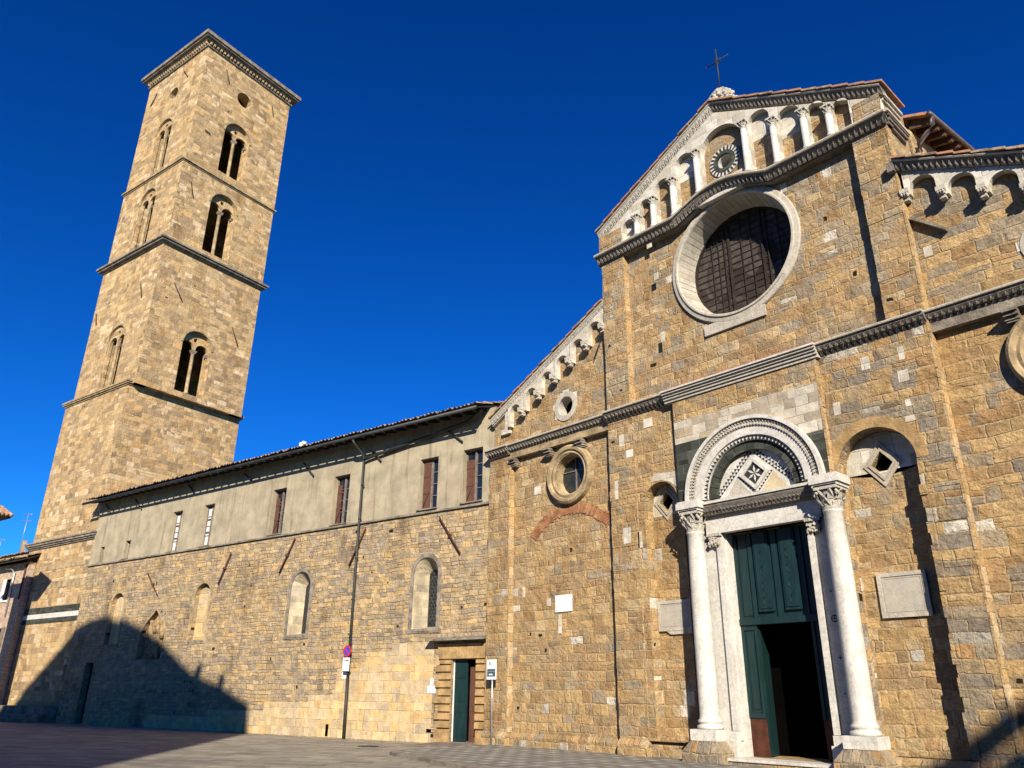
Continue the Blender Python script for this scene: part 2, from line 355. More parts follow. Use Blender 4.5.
# ------------------------------------------------------------------ mesh builder
class MB:
    def __init__(s):
        s.v = []; s.f = []; s.mi = []; s.cur = 0; s.sm = []
    def add(s, vs, fs, smooth=False):
        o = len(s.v); s.v += [tuple(p) for p in vs]
        for f in fs:
            s.f.append([o+i for i in f]); s.mi.append(s.cur); s.sm.append(smooth)
    def m(s, i): s.cur = i; return s
    def box(s, x0, x1, y0, y1, z0, z1):
        vs = [(x, y, z) for z in (z0, z1) for y in (y0, y1) for x in (x0, x1)]
        s.add(vs, [(0, 2, 3, 1), (4, 5, 7, 6), (0, 1, 5, 4), (2, 6, 7, 3), (0, 4, 6, 2), (1, 3, 7, 5)]); return s
    def hexa(s, a, b):
        """a, b: two quads (4 points each) joined"""
        s.add(list(a)+list(b), [(3, 2, 1, 0), (4, 5, 6, 7)] + [(i, (i+1) % 4, 4+(i+1) % 4, 4+i) for i in range(4)]); return s
    def plate(s, outer, y0, y1, holes=(), f=None):
        """polygon in (x,z) with holes, front at y0, back at y1; f maps (x,y,z)"""
        f = f or (lambda x, y, z: (x, y, z))
        loops = [list(outer)] + [list(h) for h in holes]
        flat = [p for l in loops for p in l]
        tris = tessellate_polygon([[Vector((p[0], p[1], 0)) for p in l] for l in loops])
        n = len(flat)
        vs = [f(p[0], y0, p[1]) for p in flat] + [f(p[0], y1, p[1]) for p in flat]
        fs = []
        for t in tris:
            a, b, c = t
            ar = (flat[b][0]-flat[a][0])*(flat[c][1]-flat[a][1])-(flat[c][0]-flat[a][0])*(flat[b][1]-flat[a][1])
            if abs(ar) < 1e-9: continue
            if ar < 0: a, b, c = a, c, b
            fs.append((a, b, c)); fs.append((n+a, n+c, n+b))
        o = 0
        for li, l in enumerate(loops):
            k = len(l)
            area = sum(l[i][0]*l[(i+1) % k][1]-l[(i+1) % k][0]*l[i][1] for i in range(k))
            fw = (area > 0) != (li > 0)
            for i in range(k):
                a, b = o+i, o+(i+1) % k
                fs.append((a, n+a, n+b, b) if fw else (b, n+b, n+a, a))
            o += k
        s.add(vs, fs); return s
    def ring(s, cx, cz, prof, n=64, a0=0, a1=2*PI, sx=1.0, smooth=True):
        """revolve profile [(r, y)...] about the y-axis line through (cx, cz); closed section"""
        full = abs(a1-a0-2*PI) < 1e-6
        m = n if full else n+1
        k = len(prof); vs = []
        for i in range(m):
            a = a0+(a1-a0)*i/n
            for r, y in prof: vs.append((cx+r*math.cos(a)*sx, y, cz+r*math.sin(a)))
        fs = []
        for i in range(n):
            i2 = (i+1) % m
            for j in range(k):
                j2 = (j+1) % k
                fs.append((i*k+j, i*k+j2, i2*k+j2, i2*k+j))
        if not full:
            fs.append(tuple(range(k))); fs.append(tuple(reversed([n*k+j for j in range(k)])))
        s.add(vs, fs, False); return s
    def lathe(s, cx, cy, prof, n=20, z0=0, smooth=True):
        """profile [(r, z)...] about a vertical axis"""
        k = len(prof); vs = []
        for i in range(n):
            a = 2*PI*i/n
            for r, z in prof: vs.append((cx+r*math.cos(a), cy+r*math.sin(a), z0+z))
        fs = []
        for i in range(n):
            i2 = (i+1) % n
            for j in range(k-1): fs.append((i*k+j, i2*k+j, i2*k+j+1, i*k+j+1))
        fs.append(tuple(i*k for i in reversed(range(n)))); fs.append(tuple(i*k+k-1 for i in range(n)))
        s.add(vs, fs, smooth); return s
    def tube(s, pts, r, n=8):
        pts = [Vector(p) for p in pts]; vs = []; k = len(pts)
        for i, p in enumerate(pts):
            t = (pts[min(i+1, k-1)]-pts[max(i-1, 0)]).normalized()
            up = Vector((0, 0, 1)) if abs(t.z) < .9 else Vector((1, 0, 0))
            a = t.cross(up).normalized(); b = t.cross(a)
            rr = r[i] if isinstance(r, (list, tuple)) else r
            for j in range(n):
                q = 2*PI*j/n
                vs.append(p + a*rr*math.cos(q) + b*rr*math.sin(q))
        fs = []
        for i in range(k-1):
            for j in range(n): fs.append((i*n+j, i*n+(j+1) % n, (i+1)*n+(j+1) % n, (i+1)*n+j))
        fs.append(tuple(range(n))[::-1]); fs.append(tuple((k-1)*n+j for j in range(n)))
        s.add(vs, fs, True); return s
    def sweep(s, path, prof):
        """path [(x,z)], profile [(out, up)] closed: moulding on the facade plane"""
        k = len(prof); vs = [(x, -o, z+u) for x, z in path for o, u in prof]; fs = []
        for i in range(len(path)-1):
            for j in range(k):
                j2 = (j+1) % k
                fs.append((i*k+j, i*k+j2, (i+1)*k+j2, (i+1)*k+j))
        fs.append(tuple(range(k))); fs.append(tuple((len(path)-1)*k+j for j in reversed(range(k))))
        s.add(vs, fs); return s
    def build(s, name, mats, parent=None, recalc=True, jitter=0):
        me = bpy.data.meshes.new(name)
        me.from_pydata(s.v, [], s.f)
        if not isinstance(mats, (list, tuple)): mats = [mats]
        for m_ in mats: me.materials.append(MAT[m_] if isinstance(m_, str) else m_)
        for p, i, q in zip(me.polygons, s.mi, s.sm): p.material_index = i; p.use_smooth = q
        if recalc:
            bm = bmesh.new(); bm.from_mesh(me)
            bmesh.ops.recalc_face_normals(bm, faces=bm.faces)
            bm.to_mesh(me); bm.free()
        uvl = me.uv_layers.new(name='UVMap')
        for p in me.polygons:
            nx, ny, nz = p.normal
            if abs(nz) > .75: fn = lambda c: (c.x, c.y)
            else:
                h = math.hypot(nx, ny) or 1
                tx, ty = -ny/h, nx/h
                if abs(tx) > .97: tx, ty = (1 if tx > 0 else -1), 0
                fn = lambda c, tx=tx, ty=ty: (c.x*tx+c.y*ty + (17.3 if abs(ty) > .5 else 0), c.z)
            for li in p.loop_indices:
                uvl.data[li].uv = fn(me.vertices[me.loops[li].vertex_index].co)
        o = bpy.data.objects.new(name, me); COL.objects.link(o)
        if parent: o.parent = parent
        return o

def thing(name, label, cat, loc=(0, 0, 0), rotz=0, group=None):
    o = bpy.data.objects.new(name, None); COL.objects.link(o)
    o.location = loc; o.rotation_euler = (0, 0, rotz); o['label'] = label; o['category'] = cat
    if group: o['group'] = group
    return o
def tag(o, label, cat, group=None):
    o['label'] = label; o['category'] = cat
    if group: o['group'] = group
    return o
def structure(o): o['kind'] = 'structure'; return o
def rect(x0, x1, z0, z1): return [(x0, z0), (x1, z0), (x1, z1), (x0, z1)]
def circ(cx, cz, r, n=48, sx=1.0): return [(cx+r*math.cos(2*PI*i/n)*sx, cz+r*math.sin(2*PI*i/n)) for i in range(n)]
def archp(x0, x1, z0, zs, n=20, rz=None):
    """arched opening polygon: straight sides from z0 up to zs, then a half circle"""
    c = (x0+x1)/2; r = (x1-x0)/2; rz = rz or r
    return [(x0, z0), (x1, z0)] + [(c+r*math.cos(PI*i/n), zs+rz*math.sin(PI*i/n)) for i in range(n+1)]
def block_stack(mb, x0, x1, y0, y1, z0, z1, h=(.24, .42), j=.014, side=0, mats=1):
    """a pier of stone courses with slightly uneven faces, for ragged edges"""
    z = z0
    while z < z1-.05:
        hh = min(random.uniform(*h), z1-z)
        if z1-(z+hh) < .12: hh = z1-z
        a = x0+(random.uniform(-j, j) if side <= 0 else 0); b = x1+(random.uniform(-j, j) if side >= 0 else 0)
        f = y0+random.uniform(-j, j*.4)
        mb.cur = random.randrange(mats) if mats > 1 else mb.cur
        mb.box(a, b, f, y1, z+.001, z+hh-.001)
        z += hh
def leafrow(mb, path, step, out, up, w, h, d, inv=False):
    """row of small carved leaves following a path on the facade"""
    L = []
    for (x0, z0), (x1, z1) in zip(path, path[1:]):
        n = max(1, int(math.hypot(x1-x0, z1-z0)/step))
        for i in range(n):
            t = (i+.5)/n; L.append((x0+(x1-x0)*t, z0+(z1-z0)*t, math.atan2(z1-z0, x1-x0)))
    for k, (x, z, a) in enumerate(L):
        z += up; y = -out
        hh = h*random.uniform(.85, 1.1)
        sk = math.tan(a)*w/2
        p = [(x-w/2, y, z-sk), (x+w/2, y, z+sk), (x+w*.32, y-d, z+hh*.55), (x, y-d*1.5, z+hh), (x-w*.32, y-d, z+hh*.55)]
        q = [(px, y+.03, pz) for px, py, pz in p]
        mb.add(p+q, [(0, 1, 2, 3, 4), (9, 8, 7, 6, 5)] + [(i, (i+1) % 5, 5+(i+1) % 5, 5+i) for i in range(5)])

WD = Vector((-math.cos(rad(12.06)), -math.sin(rad(12.06)), 0))
WN = Vector((math.sin(rad(12.06)), -math.cos(rad(12.06)), 0))
P0 = Vector((-22.3, 0, 0))
WR = rad(12.06)
def wpt(s, o, z): return P0 + WD*s + WN*o + Vector((0, 0, z))

# ------------------------------------------------------------------ ground
mb = MB(); mb.add([(-400, -400, 0), (400, -400, 0), (400, 400, 0), (-400, 400, 0)], [(0, 1, 2, 3)])
structure(mb.build('ground', 'ground'))
mb = MB()
walk = [(-21.9, .2), (-21.6, -1.75), (-21.3, -3.6), (-21.1, -4.3), (-20.7, -4.95), (-20.2, -5.15), (-18.25, -5.6), (-16, -6.2), (-8, -8.3), (3, -11), (3, .2)]
walk_i = [(-21.7, .1), (-21.4, -1.75), (-21.1, -3.55), (-20.9, -4.15), (-20.6, -4.68), (-20.1, -4.88), (-18.2, -5.33), (-15.95, -5.93), (-7.95, -8.03), (3, -10.7), (3, .1)]
def flat(poly, z0, z1): return [(x, y, z) for z in (z0, z1) for x, y in poly]
k = len(walk)
mb = MB()
vs = [(x, y, .0) for x, y in walk]+[(x, y, .085) for x, y in walk]+[(x, y, .1) for x, y in walk_i]
mb.add(vs, [(i, (i+1) % k, k+(i+1) % k, k+i) for i in range(k)]+[(k+i, k+(i+1) % k, 2*k+(i+1) % k, 2*k+i) for i in range(k)])
structure(mb.build('kerb', 'kerb', recalc=False))
mb = MB(); mb.add([(x, y, .1) for x, y in walk_i], [tuple(range(k))])
wk = mb.build('sidewalk', 'walk', recalc=False); structure(wk)

# ------------------------------------------------------------------ CHURCH
AX = -10.82
church = thing('church', 'ochre stone church front with white marble portal, round windows and stepped gables', 'church')
XL, XR = -15.97, -5.67
GEX = .533                       # slope of the main gable
apexz = 20.30
def rake(x): return apexz-abs(x-AX)*GEX
def lrake(x): return 14.79-(XL-x)*.497
def rrake(x): return 14.97-(x-XR)*.4755
XA, XB = -22.02, .45

# --- walls
wall = MB()
sm_arch = archp(-14.62, -13.4, .6, 7.12)
lz = lambda cx, cz, a, b: [(cx, cz-b), (cx+a, cz), (cx, cz+b), (cx-a, cz)]
doorhole = rect(-12.02, -9.5, .24, 5.93)
NL = [(-14.62, .52), (-13.21, .52), (-13.21, 6.86), (-13.38, 6.88)]+[(-14.0+.62*math.cos(PI*i/18), 7.14+.62*math.sin(PI*i/18)) for i in range(19)]
NR = archp(-8.42, -6.50, .47, 6.93)
wall.plate([(XL, 0), (XR, 0), (XR, rake(XR)), (AX, apexz), (XL, rake(XL))], 0, 1.2,
           [circ(AX, 14.53, 2.0, 64), doorhole, NL, NR, circ(-10.67, 17.95, .27, 28)])
wall.plate(NL, .15, .3, [lz(-14.05, 7.2, .27, .33)]); wall.plate(NR, .12, .3, [lz(-7.47, 7.05, .27, .33)])
wall.build('nave_wall', 'facade', church)
wall = MB()
wall.plate([(XA, 0), (XL, 0), (XL, lrake(XL)), (XA, lrake(XA))], .002, 1.0, [circ(-17.92, 8.8, .74, 40), circ(-18.12, 11.4, .36, 32)])
wall.build('aisle_wall', 'facade', church)
wall = MB()
wall.plate([(XR, 0), (XB, 0), (XB, rrake(XB)), (XR, rrake(XR))], .002, 1.0, [circ(-3.22, 8.8, .74, 40), circ(-2.92, 11.4, .36, 32)])
wall.build('aisle_wall', 'facade_right', church)
# returns of the tall gable block
mb = MB()
mb.box(XR-.9, XR-.003, .0, 1.35, 10.6, rake(XR)-.02)
mb.build('gable_return_wall', 'facade', church)
# nave and aisle bodies behind
mb = MB(); mb.m(0)
mb.plate([(-14.9, .05), (-6.8, .05), (-6.8, 16.6), (AX, 18.6), (-14.9, 16.6)], 1.9, 45)
body = mb.build('nave_body', 'tan_plain', church)
# put the vestibule void in front: a timber screen inside the door, interior shade put into its colour
mb = MB(); mb.box(-14.6, -7, 1.205, 1.88, .05, 14.5)
mb = MB()
mb.box(-12.3, -9.2, 1.55, 1.6, .1, 6.3); mb.box(-12.3, -12.22, 1.2, 1.55, .1, 6.3); mb.box(-9.28, -9.2, 1.2, 1.55, .1, 6.3); mb.box(-12.3, -9.2, 1.2, 1.6, 6.25, 6.3)
mb.build('inner_screen', 'void', church)
mb = MB(); mb.box(-12.22, -9.28, .0, 1.55, .1, .235); mb.build('door_sill', 'void', church)
# visible upper nave behind the gable block: wall, eave, gutter (its axis is turned a little)
SK = .098
def skew(mb): mb.v = [(x+SK*(y-1.5), y, z) for x, y, z in mb.v]; return mb
mb = MB(); mb.box(-7.5, -5.62, 1.45, 26, 12.0, 17.05)
skew(mb).build('clerestory_wall', 'facade', church)
mb = MB()
def roofslab(mb, x0, x1, ya, yb, zf, th): mb.hexa([(x0, ya, zf(x0)), (x1, ya, zf(x1)), (x1, yb, zf(x1)), (x0, yb, zf(x0))], [(x0, ya, zf(x0)+th), (x1, ya, zf(x1)+th), (x1, yb, zf(x1)+th), (x0, yb, zf(x0)+th)])
roofslab(mb, AX, -5.05, 1.42, 28, lambda x: 17.22+(-5.05-x)*.40, .09)
roofslab(mb, -16.6, AX, 1.42, 28, lambda x: 17.22+(x+16.6)*.40, .09)
skew(mb).build('nave_roof', 'terracotta', church)
y = 1.6
while y < 9:
    mb = MB(); mb.hexa([(-5.64, y, 17.12), (-5.07, y, 17.0), (-5.07, y+.1, 17.0), (-5.64, y+.1, 17.12)], [(-5.64, y, 17.44), (-5.07, y, 17.215), (-5.07, y+.1, 17.215), (-5.64, y+.1, 17.44)]); y += .42
    skew(mb).build('rafter', 'soffit_wood', church)
mb = MB(); mb.tube([(-5.0, 1.42, 17.22), (-5.0, 28, 17.22)], .075, 10)
skew(mb).build('nave_gutter', 'copper', church)
mb = MB(); mb.tube([(-5.0, 1.6, 17.2), (-5.02, 1.6, 16.95), (-5.2, 1.6, 16.75), (-5.48, 1.6, 16.5), (-5.53, 1.6, 16.3), (-5.53, 1.6, 14.4)], .07, 10)
mb.build('downpipe', 'copper', church)
# aisle roofs
mb = MB()
for (x0, x1, fz) in ((XA-.1, XL-.02, lrake), (XR+.02, XB, rrake)):
    mb.hexa([(x0, .02, fz(x0)), (x1, .02, fz(x1)), (x1, 30, fz(x1)), (x0, 30, fz(x0))], [(x0, .02, fz(x0)+.12), (x1, .02, fz(x1)+.12), (x1, 30, fz(x1)+.12), (x0, 30, fz(x0)+.12)])
mb.build('aisle_roof', 'terracotta', church)

# --- pilasters: stacks of uneven blocks
def pil(x0, x1, z0, z1, y0, mat='facade', nm='pilaster', edge=True, y1=-.001):
    mb = MB(); block_stack(mb, x0, x1, y0, y1, z0, z1)
    if edge:  # strip painted brighter along the sun-facing edge
        mb.cur = 1; z = z0
        while z < z1-.02:
            h = min(random.uniform(.3, .7), z1-z)
            mb.box(x1-.03, x1+random.uniform(.018, .03), y0-.012, y1-.005, z+.002, z+h); z += h
    return mb.build(nm, [mat, 'lit_edge_blocks'], church)
pil(-22.02, -20.86, .5, 10.05, -.22)
pil(-15.97, -14.9, .5, 10.25, -.25)
pil(-15.97, -14.98, 10.5, 16.3, -.25)
pil(-6.62, XR, 10.5, 16.3, -.25)
pil(-6.38, XR, .5, 10.25, -.30, 'facade_right')
# spandrel layers with the blind arches
mb = MB()
mb.plate(rect(-14.895, -13.2, .5, 10.25), -.25, -.003, [NL])
mb.build('blind_arch_wall', 'facade', church)
mb = MB()
mb.plate(rect(-8.75, -6.385, .45, 10.25), -.30, -.003, [NR])
mb.build('blind_arch_wall', 'facade_right', church)
mb = MB(); mb.ring(-7.46, 6.93, [(.965, -.305), (1.24, -.305), (1.24, -.29), (.965, -.29)], 36, 0, PI)
mb.v = [(x, y-.012, z) for x, y, z in mb.v]
mb.build('arch_ring', 'ochre_plain', church)
mb = MB(); block_stack(mb, -6.54, -6.40, -.325, .1, .5, 6.9, (.22, .4), .03, -1); mb.build('arch_jamb', 'facade_right', church)
mb = MB(); mb.plate([(-14.3, 7.80), (-13.9, 7.79), (-13.6, 7.68), (-13.4, 7.5), (-13.25, 7.5), (-13.25, 7.95), (-14.2, 8.05)], -.262, -.24); mb.build('white_inset_stone', 'marble_blocks', church)
# field of the right arch: lunette of marble, mixed stones
mb = MB(); mb.plate([(-8.41, 6.88), (-6.52, 6.88)]+[(-7.46+.94*math.cos(PI*i/16), 6.93+.94*math.sin(PI*i/16)) for i in range(0, 17)], .115, .1195, [lz(-7.47, 7.05, .27, .33)])
mb.build('lunette', 'marble_blocks', church)
mb = MB(); mb.plate([(-14.6, 6.8), (-13.4, 6.8)]+[(-14.0+.6*math.cos(PI*i/16), 7.12+.6*math.sin(PI*i/16)) for i in range(0, 17)], .145, .1495, [lz(-14.05, 7.2, .27, .33)])
mb.build('lunette', 'marble_blocks', church)
def lozenge(cx, cz, a, b, yb=.12):
    mb = MB()
    for k, (f0, f1, y) in enumerate(((1.75, 1.5, -.03), (1.499, 1.28, -.015), (1.279, 1.0, -.045))):
        mb.plate(lz(cx, cz, a*f0, b*f0), y+yb, yb, [lz(cx, cz, a*f1, b*f1)])
    fr = mb.build('lozenge_window', 'tan_pale', church)
    mb = MB(); mb.plate(lz(cx, cz, a*1.02, b*1.02), .295, .34); mb.build('pane', 'void', fr)
lozenge(-14.05, 7.2, .27, .33, .145); lozenge(-7.47, 7.05, .27, .33, .115)

# --- plinth
mb = MB(); pr = [(0, 0), (.34, 0), (.34, .36), (.24, .52), (0, .52)]
mb.sweep([(-20.86, 0), (-15.97, 0)], [(0, 0), (.12, 0), (.12, .38), (.04, .5), (0, .5)])
mb.sweep([(-22.02, 0), (-20.861, 0)], [(0, 0), (.34, 0), (.34, .38), (.23, .52), (0, .52)])
mb.sweep([(-15.969, 0), (-14.9, 0)], [(0, 0), (.37, 0), (.37, .38), (.26, .52), (0, .52)])
mb.sweep([(-14.899, 0), (-13.2, 0)], [(0, 0), (.16, 0), (.16, .38), (.05, .51), (0, .51)])
mb.build('plinth', 'facade', church); mb = MB()
mb.sweep([(-8.6, 0), (-6.38, 0)], [(0, 0), (.40, 0), (.40, .34), (.31, .47), (0, .47)])
mb.sweep([(-6.379, 0), (XR, 0)], [(0, 0), (.42, 0), (.42, .38), (.31, .52), (0, .52)])
mb.sweep([(XR+.001, 0), (XB, 0)], [(0, 0), (.14, 0), (.14, .38), (.04, .5), (0, .5)])
mb.build('plinth', 'facade', church)

# --- frieze band and brackets under the main cornice
def bracket(x, z, y=-.2, w=.3):
    mb = MB()
    for i in range(3): mb.box(x-w/2, x+w/2, y-.03-.075*i, y+.22, z+.085*i, z+.085*i+.065); 
    mb.box(x-w/2+.03, x+w/2-.03, y+.0, y+.2, z-.05, z+.25)
    return mb.build('bracket', 'grey_trim', church)
for x0, x1 in ((-20.858, -15.975), (XR+.005, XB)):
    mb = MB(); z = x0
    while z < x1:
        w = min(random.uniform(.5, 1.1), x1-z); mb.box(z, z+w-.002, -.2-random.uniform(0, .01), .0, 9.93+random.uniform(0, .015), 10.24); z += w
    mb.build('frieze_band', 'tan_plain' if x0 < -10 else 'grey_trim', church)
for x in (-20.68, -18.85, -17.3): bracket(x, 9.66)
for x in (-3.95, -2.3, -.6): bracket(x, 9.66)

# --- main cornice, carved; three fillets over the portal
PRC = [(0, 0), (.06, 0), (.10, .06), (.16, .09), (.30, .19), (.36, .25), (.36, .31), (.42, .31), (.42, .37), (0, .42)]
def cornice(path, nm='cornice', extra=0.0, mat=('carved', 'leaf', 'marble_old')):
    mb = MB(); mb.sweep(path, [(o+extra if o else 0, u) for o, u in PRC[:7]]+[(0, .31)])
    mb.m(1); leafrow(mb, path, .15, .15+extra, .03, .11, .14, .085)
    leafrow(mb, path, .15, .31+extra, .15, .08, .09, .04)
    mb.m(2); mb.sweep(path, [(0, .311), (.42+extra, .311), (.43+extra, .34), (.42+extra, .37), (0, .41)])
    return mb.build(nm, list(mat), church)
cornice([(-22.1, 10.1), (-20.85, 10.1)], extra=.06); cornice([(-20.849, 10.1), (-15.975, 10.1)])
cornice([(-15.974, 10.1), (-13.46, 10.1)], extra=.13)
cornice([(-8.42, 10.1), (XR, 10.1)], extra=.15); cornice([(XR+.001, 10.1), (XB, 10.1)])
mb = MB()
for i, (o, z0, z1) in enumerate(((.47, 10.10, 10.18), (.52, 10.185, 10.26), (.57, 10.265, 10.33), (.63, 10.335, 10.40))):
    mb.box(-13.455, -8.425, -o, .0, z0, z1)
mb.m(1); mb.box(-13.47, -8.41, -.68, 0, 10.402, 10.45)
mb.m(2); 
x = -13.4
while x < -8.5:
    w = random.uniform(.3, .5); mb.box(x, min(x+w-.01, -8.45), -.66, -.01, 10.452, 10.452+random.uniform(.03, .06)); x += w
mb.build('portal_cornice', ['marble_old', 'marble', 'terracotta'], church)

# --- upper cornice with its hump over the rose window
zc = 16.22
def hump(x):
    t = (x-(-10.9))/1.75
    return zc + (.50*math.cos(t*PI/2)**1.15 if abs(t) < 1 else 0)
path = [(XL-.1, zc), (-12.66, zc)]+[(-12.65+3.5*i/24, hump(-12.65+3.5*i/24)) for i in range(25)]+[(-9.14, zc), (XR+.1, zc)]
PR2 = [(0, 0), (.28, 0), (.30, .06), (.34, .09), (.46, .2), (.50, .26), (0, .26)]
mb = MB(); mb.sweep(path, PR2); mb.m(1); leafrow(mb, path, .15, .36, .02, .10, .15, .08)
mb.m(3); mb.sweep(path, [(0, .261), (.56, .261), (.58, .3), (.56, .34), (0, .36)])
mb.m(0)
# returns along the side of the block
for sx, xx in ((1, XR), ):
    mb.box(xx, xx+.08, -.2, .92, zc, zc+.1); mb.box(xx, xx+.14, -.3, .96, zc+.1, zc+.2); mb.m(3); mb.box(xx, xx+.2, -.5, 1.0, zc+.262, zc+.34); mb.m(0); mb.box(xx, xx+.17, -.4, .98, zc+.2, zc+.26)
mb.m(2); mb.sweep([(p[0], p[1]) for p in path if -12.4 < p[0] < -9.3], [(0, .361), (.5, .361), (.5, .40), (0, .42)])
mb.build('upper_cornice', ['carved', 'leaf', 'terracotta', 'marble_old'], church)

# --- gable arcade: front plate pierced by stilted arches
ar = [(-14.86, -14.30, 17.50), (-14.05, -13.54, 17.97), (-13.33, -12.70, 18.40), (-12.45, -11.70, 18.93),
      (-11.42, -9.88, 19.22), (-9.62, -8.88, 18.98), (-8.68, -7.92, 18.52), (-7.72, -7.18, 18.14), (-6.98, -6.50, 17.78)]
def ztop(x): return rake(x)-.40
holes = []
for x0, x1, zt in ar:
    r = (x1-x0)/2
    holes.append(archp(x0, x1, (zc+.42) if x0 != -11.42 else zc+.95, zt-r, 16))
mb = MB()
mb.plate([(XL, zc+.36), (XR, zc+.36), (XR, ztop(XR)), (AX, ztop(AX)), (XL, ztop(XL))], -.33, -.10, holes)
mb.build('gable_arcade', 'marble_blocks', church)
mb = MB(); mb.plate([(XL+.004, zc+.362), (XR-.004, zc+.362), (XR-.004, ztop(XR)), (AX, ztop(AX)), (XL+.004, ztop(XL))], -.10, -.002, [circ(-10.67, 17.95, .27, 28)])
mb.build('arcade_back_wall', 'facade', church)
mb = MB()
block_stack(mb, XL, -14.93, -.35, -.331, zc+.36, 17.35, (.2, .4)); mb.build('arcade_end_stones', 'facade', church); mb = MB(); block_stack(mb, -6.42, XR, -.35, -.331, zc+.36, 17.3, (.2, .4))
mb.build('arcade_end_stones', 'facade', church)
for x0, x1, zt in ar[:1]+ar[3:4]+ar[5:7]:
    mb = MB(); r = (x1-x0)/2; zz = zt-r
    mb.plate(archp(x0+.005, x1-.005, zz-.55, zz, 14), -.112, -.099); mb.build('white_panel_stone', 'marble_blocks', church)
def capital(mb, cx, cy, z0, h, r, R):
    mb.lathe(cx, cy, [(r*1.0, 0), (r*1.12, .02*h/.4), (r*1.0, .06*h/.4), (r*1.05, h*.35), (R*.8, h*.75), (R*.9, h*.8)], 14, z0)
    for row, (n, zz, rr, hh) in enumerate(((8, .12, 1.1, .38), (8, .42, 1.25, .42))):
        for i in range(n):
            a = 2*PI*(i+.5*row)/n
            ca, sa = math.cos(a), math.sin(a)
            b = r*rr; w = r*.34
            P = lambda rad_, t, z: (cx+ca*rad_-sa*t, cy+sa*rad_+ca*t, z0+z*h)
            p = [P(b*.9, -w, zz), P(b*.9, w, zz), P(b*1.12, w*.8, zz+hh*.6), P(b*1.45, 0, zz+hh), P(b*1.12, -w*.8, zz+hh*.6), P(b*1.38, 0, zz+hh*.72)]
            mb.add(p, [(0, 1, 2, 5, 4), (4, 5, 3), (2, 3, 5)])
    s = R
    mb.box(cx-s, cx+s, cy-s, cy+s, z0+h*.82, z0+h)
cols = [(-14.17, 17.42), (-13.44, 17.8), (-12.58, 18.12), (-11.57, 18.7), (-9.75, 18.8), (-8.78, 18.3), (-7.82, 18.02), (-7.08, 17.68)]
for x, zt in cols:
    mb = MB(); zb = zc+.37
    if -12.6 < x < -9.2: zb = max(zb, hump(x)+.37)
    mb.lathe(x, -.40, [(.135, 0), (.135, .06), (.115, .1), (.10, .13), (.092, zt-.3-zb), ], 14, zb)
    c_ = mb.build('colonnette', 'marble', church)
    mb = MB(); capital(mb, x, -.40, zt-.3, .3, .092, .15); mb.build('capital', 'carved_white', c_)
# small oculus in the gable with its black and white rim
mb = MB(); mb.ring(-10.67, 17.95, [(.27, -.16), (.27, -.10), (.40, -.10), (.40, -.16)], 36)
oc = mb.build('gable_oculus', 'green_marble', church)
mb = MB()
mb.ring(-10.67, 17.95, [(.401, -.14), (.401, -.10), (.56, -.10), (.56, -.14)], 36)
mb.m(1)
for i in range(22):
    a0 = 2*PI*i/22; a1 = a0+2*PI/22
    q = lambda r, a, y: (-10.67+r*math.cos(a), y, 17.95+r*math.sin(a))
    mb.hexa([q(.42, a0, -.15), q(.545, a0+.02, -.15), q(.545, (a0+a1)/2, -.15), q(.42, (a0+a1)/2, -.15)][::-1], [q(.42, a0, -.142), q(.545, a0+.02, -.142), q(.545, (a0+a1)/2, -.142), q(.42, (a0+a1)/2, -.142)][::-1])
mb.build('inlaid_rim', ['marble', 'dark_inlay'], oc)
mb = MB(); mb.ring(-10.67, 17.95, [(.27, -.1), (.27, .5), (.26, .5), (.24, -.1)], 28); mb.build('reveal', 'marble', oc)
mb = MB(); mb.plate(circ(-10.67, 17.95, .28, 24), .45, .5); mb.build('pane', 'void', oc)

# --- raking cornice and tiles
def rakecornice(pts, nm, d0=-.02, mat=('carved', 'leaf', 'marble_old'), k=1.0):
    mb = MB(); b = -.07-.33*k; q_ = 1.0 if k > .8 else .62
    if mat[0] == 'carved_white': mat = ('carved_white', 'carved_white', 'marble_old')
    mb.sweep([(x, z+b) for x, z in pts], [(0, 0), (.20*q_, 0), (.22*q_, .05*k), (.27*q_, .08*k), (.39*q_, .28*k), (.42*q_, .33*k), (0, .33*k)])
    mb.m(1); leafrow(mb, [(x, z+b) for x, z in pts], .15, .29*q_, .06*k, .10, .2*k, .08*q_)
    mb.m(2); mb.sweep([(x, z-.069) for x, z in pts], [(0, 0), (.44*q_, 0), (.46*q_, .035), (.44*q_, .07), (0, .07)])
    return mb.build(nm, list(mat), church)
rakecornice([(XL+.0, rake(XL)), (AX, apexz)], 'raking_cornice', mat=('carved_white',))
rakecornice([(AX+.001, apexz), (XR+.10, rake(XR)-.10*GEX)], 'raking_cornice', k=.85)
mb = MB(); zz = rake(XR)-.4
mb.box(XR, XR+.06, -.2, .95, zz-.05, zz+.06); mb.box(XR, XR+.12, -.24, 1.0, zz+.06, zz+.15); mb.build('cornice_return', 'carved_white', church)
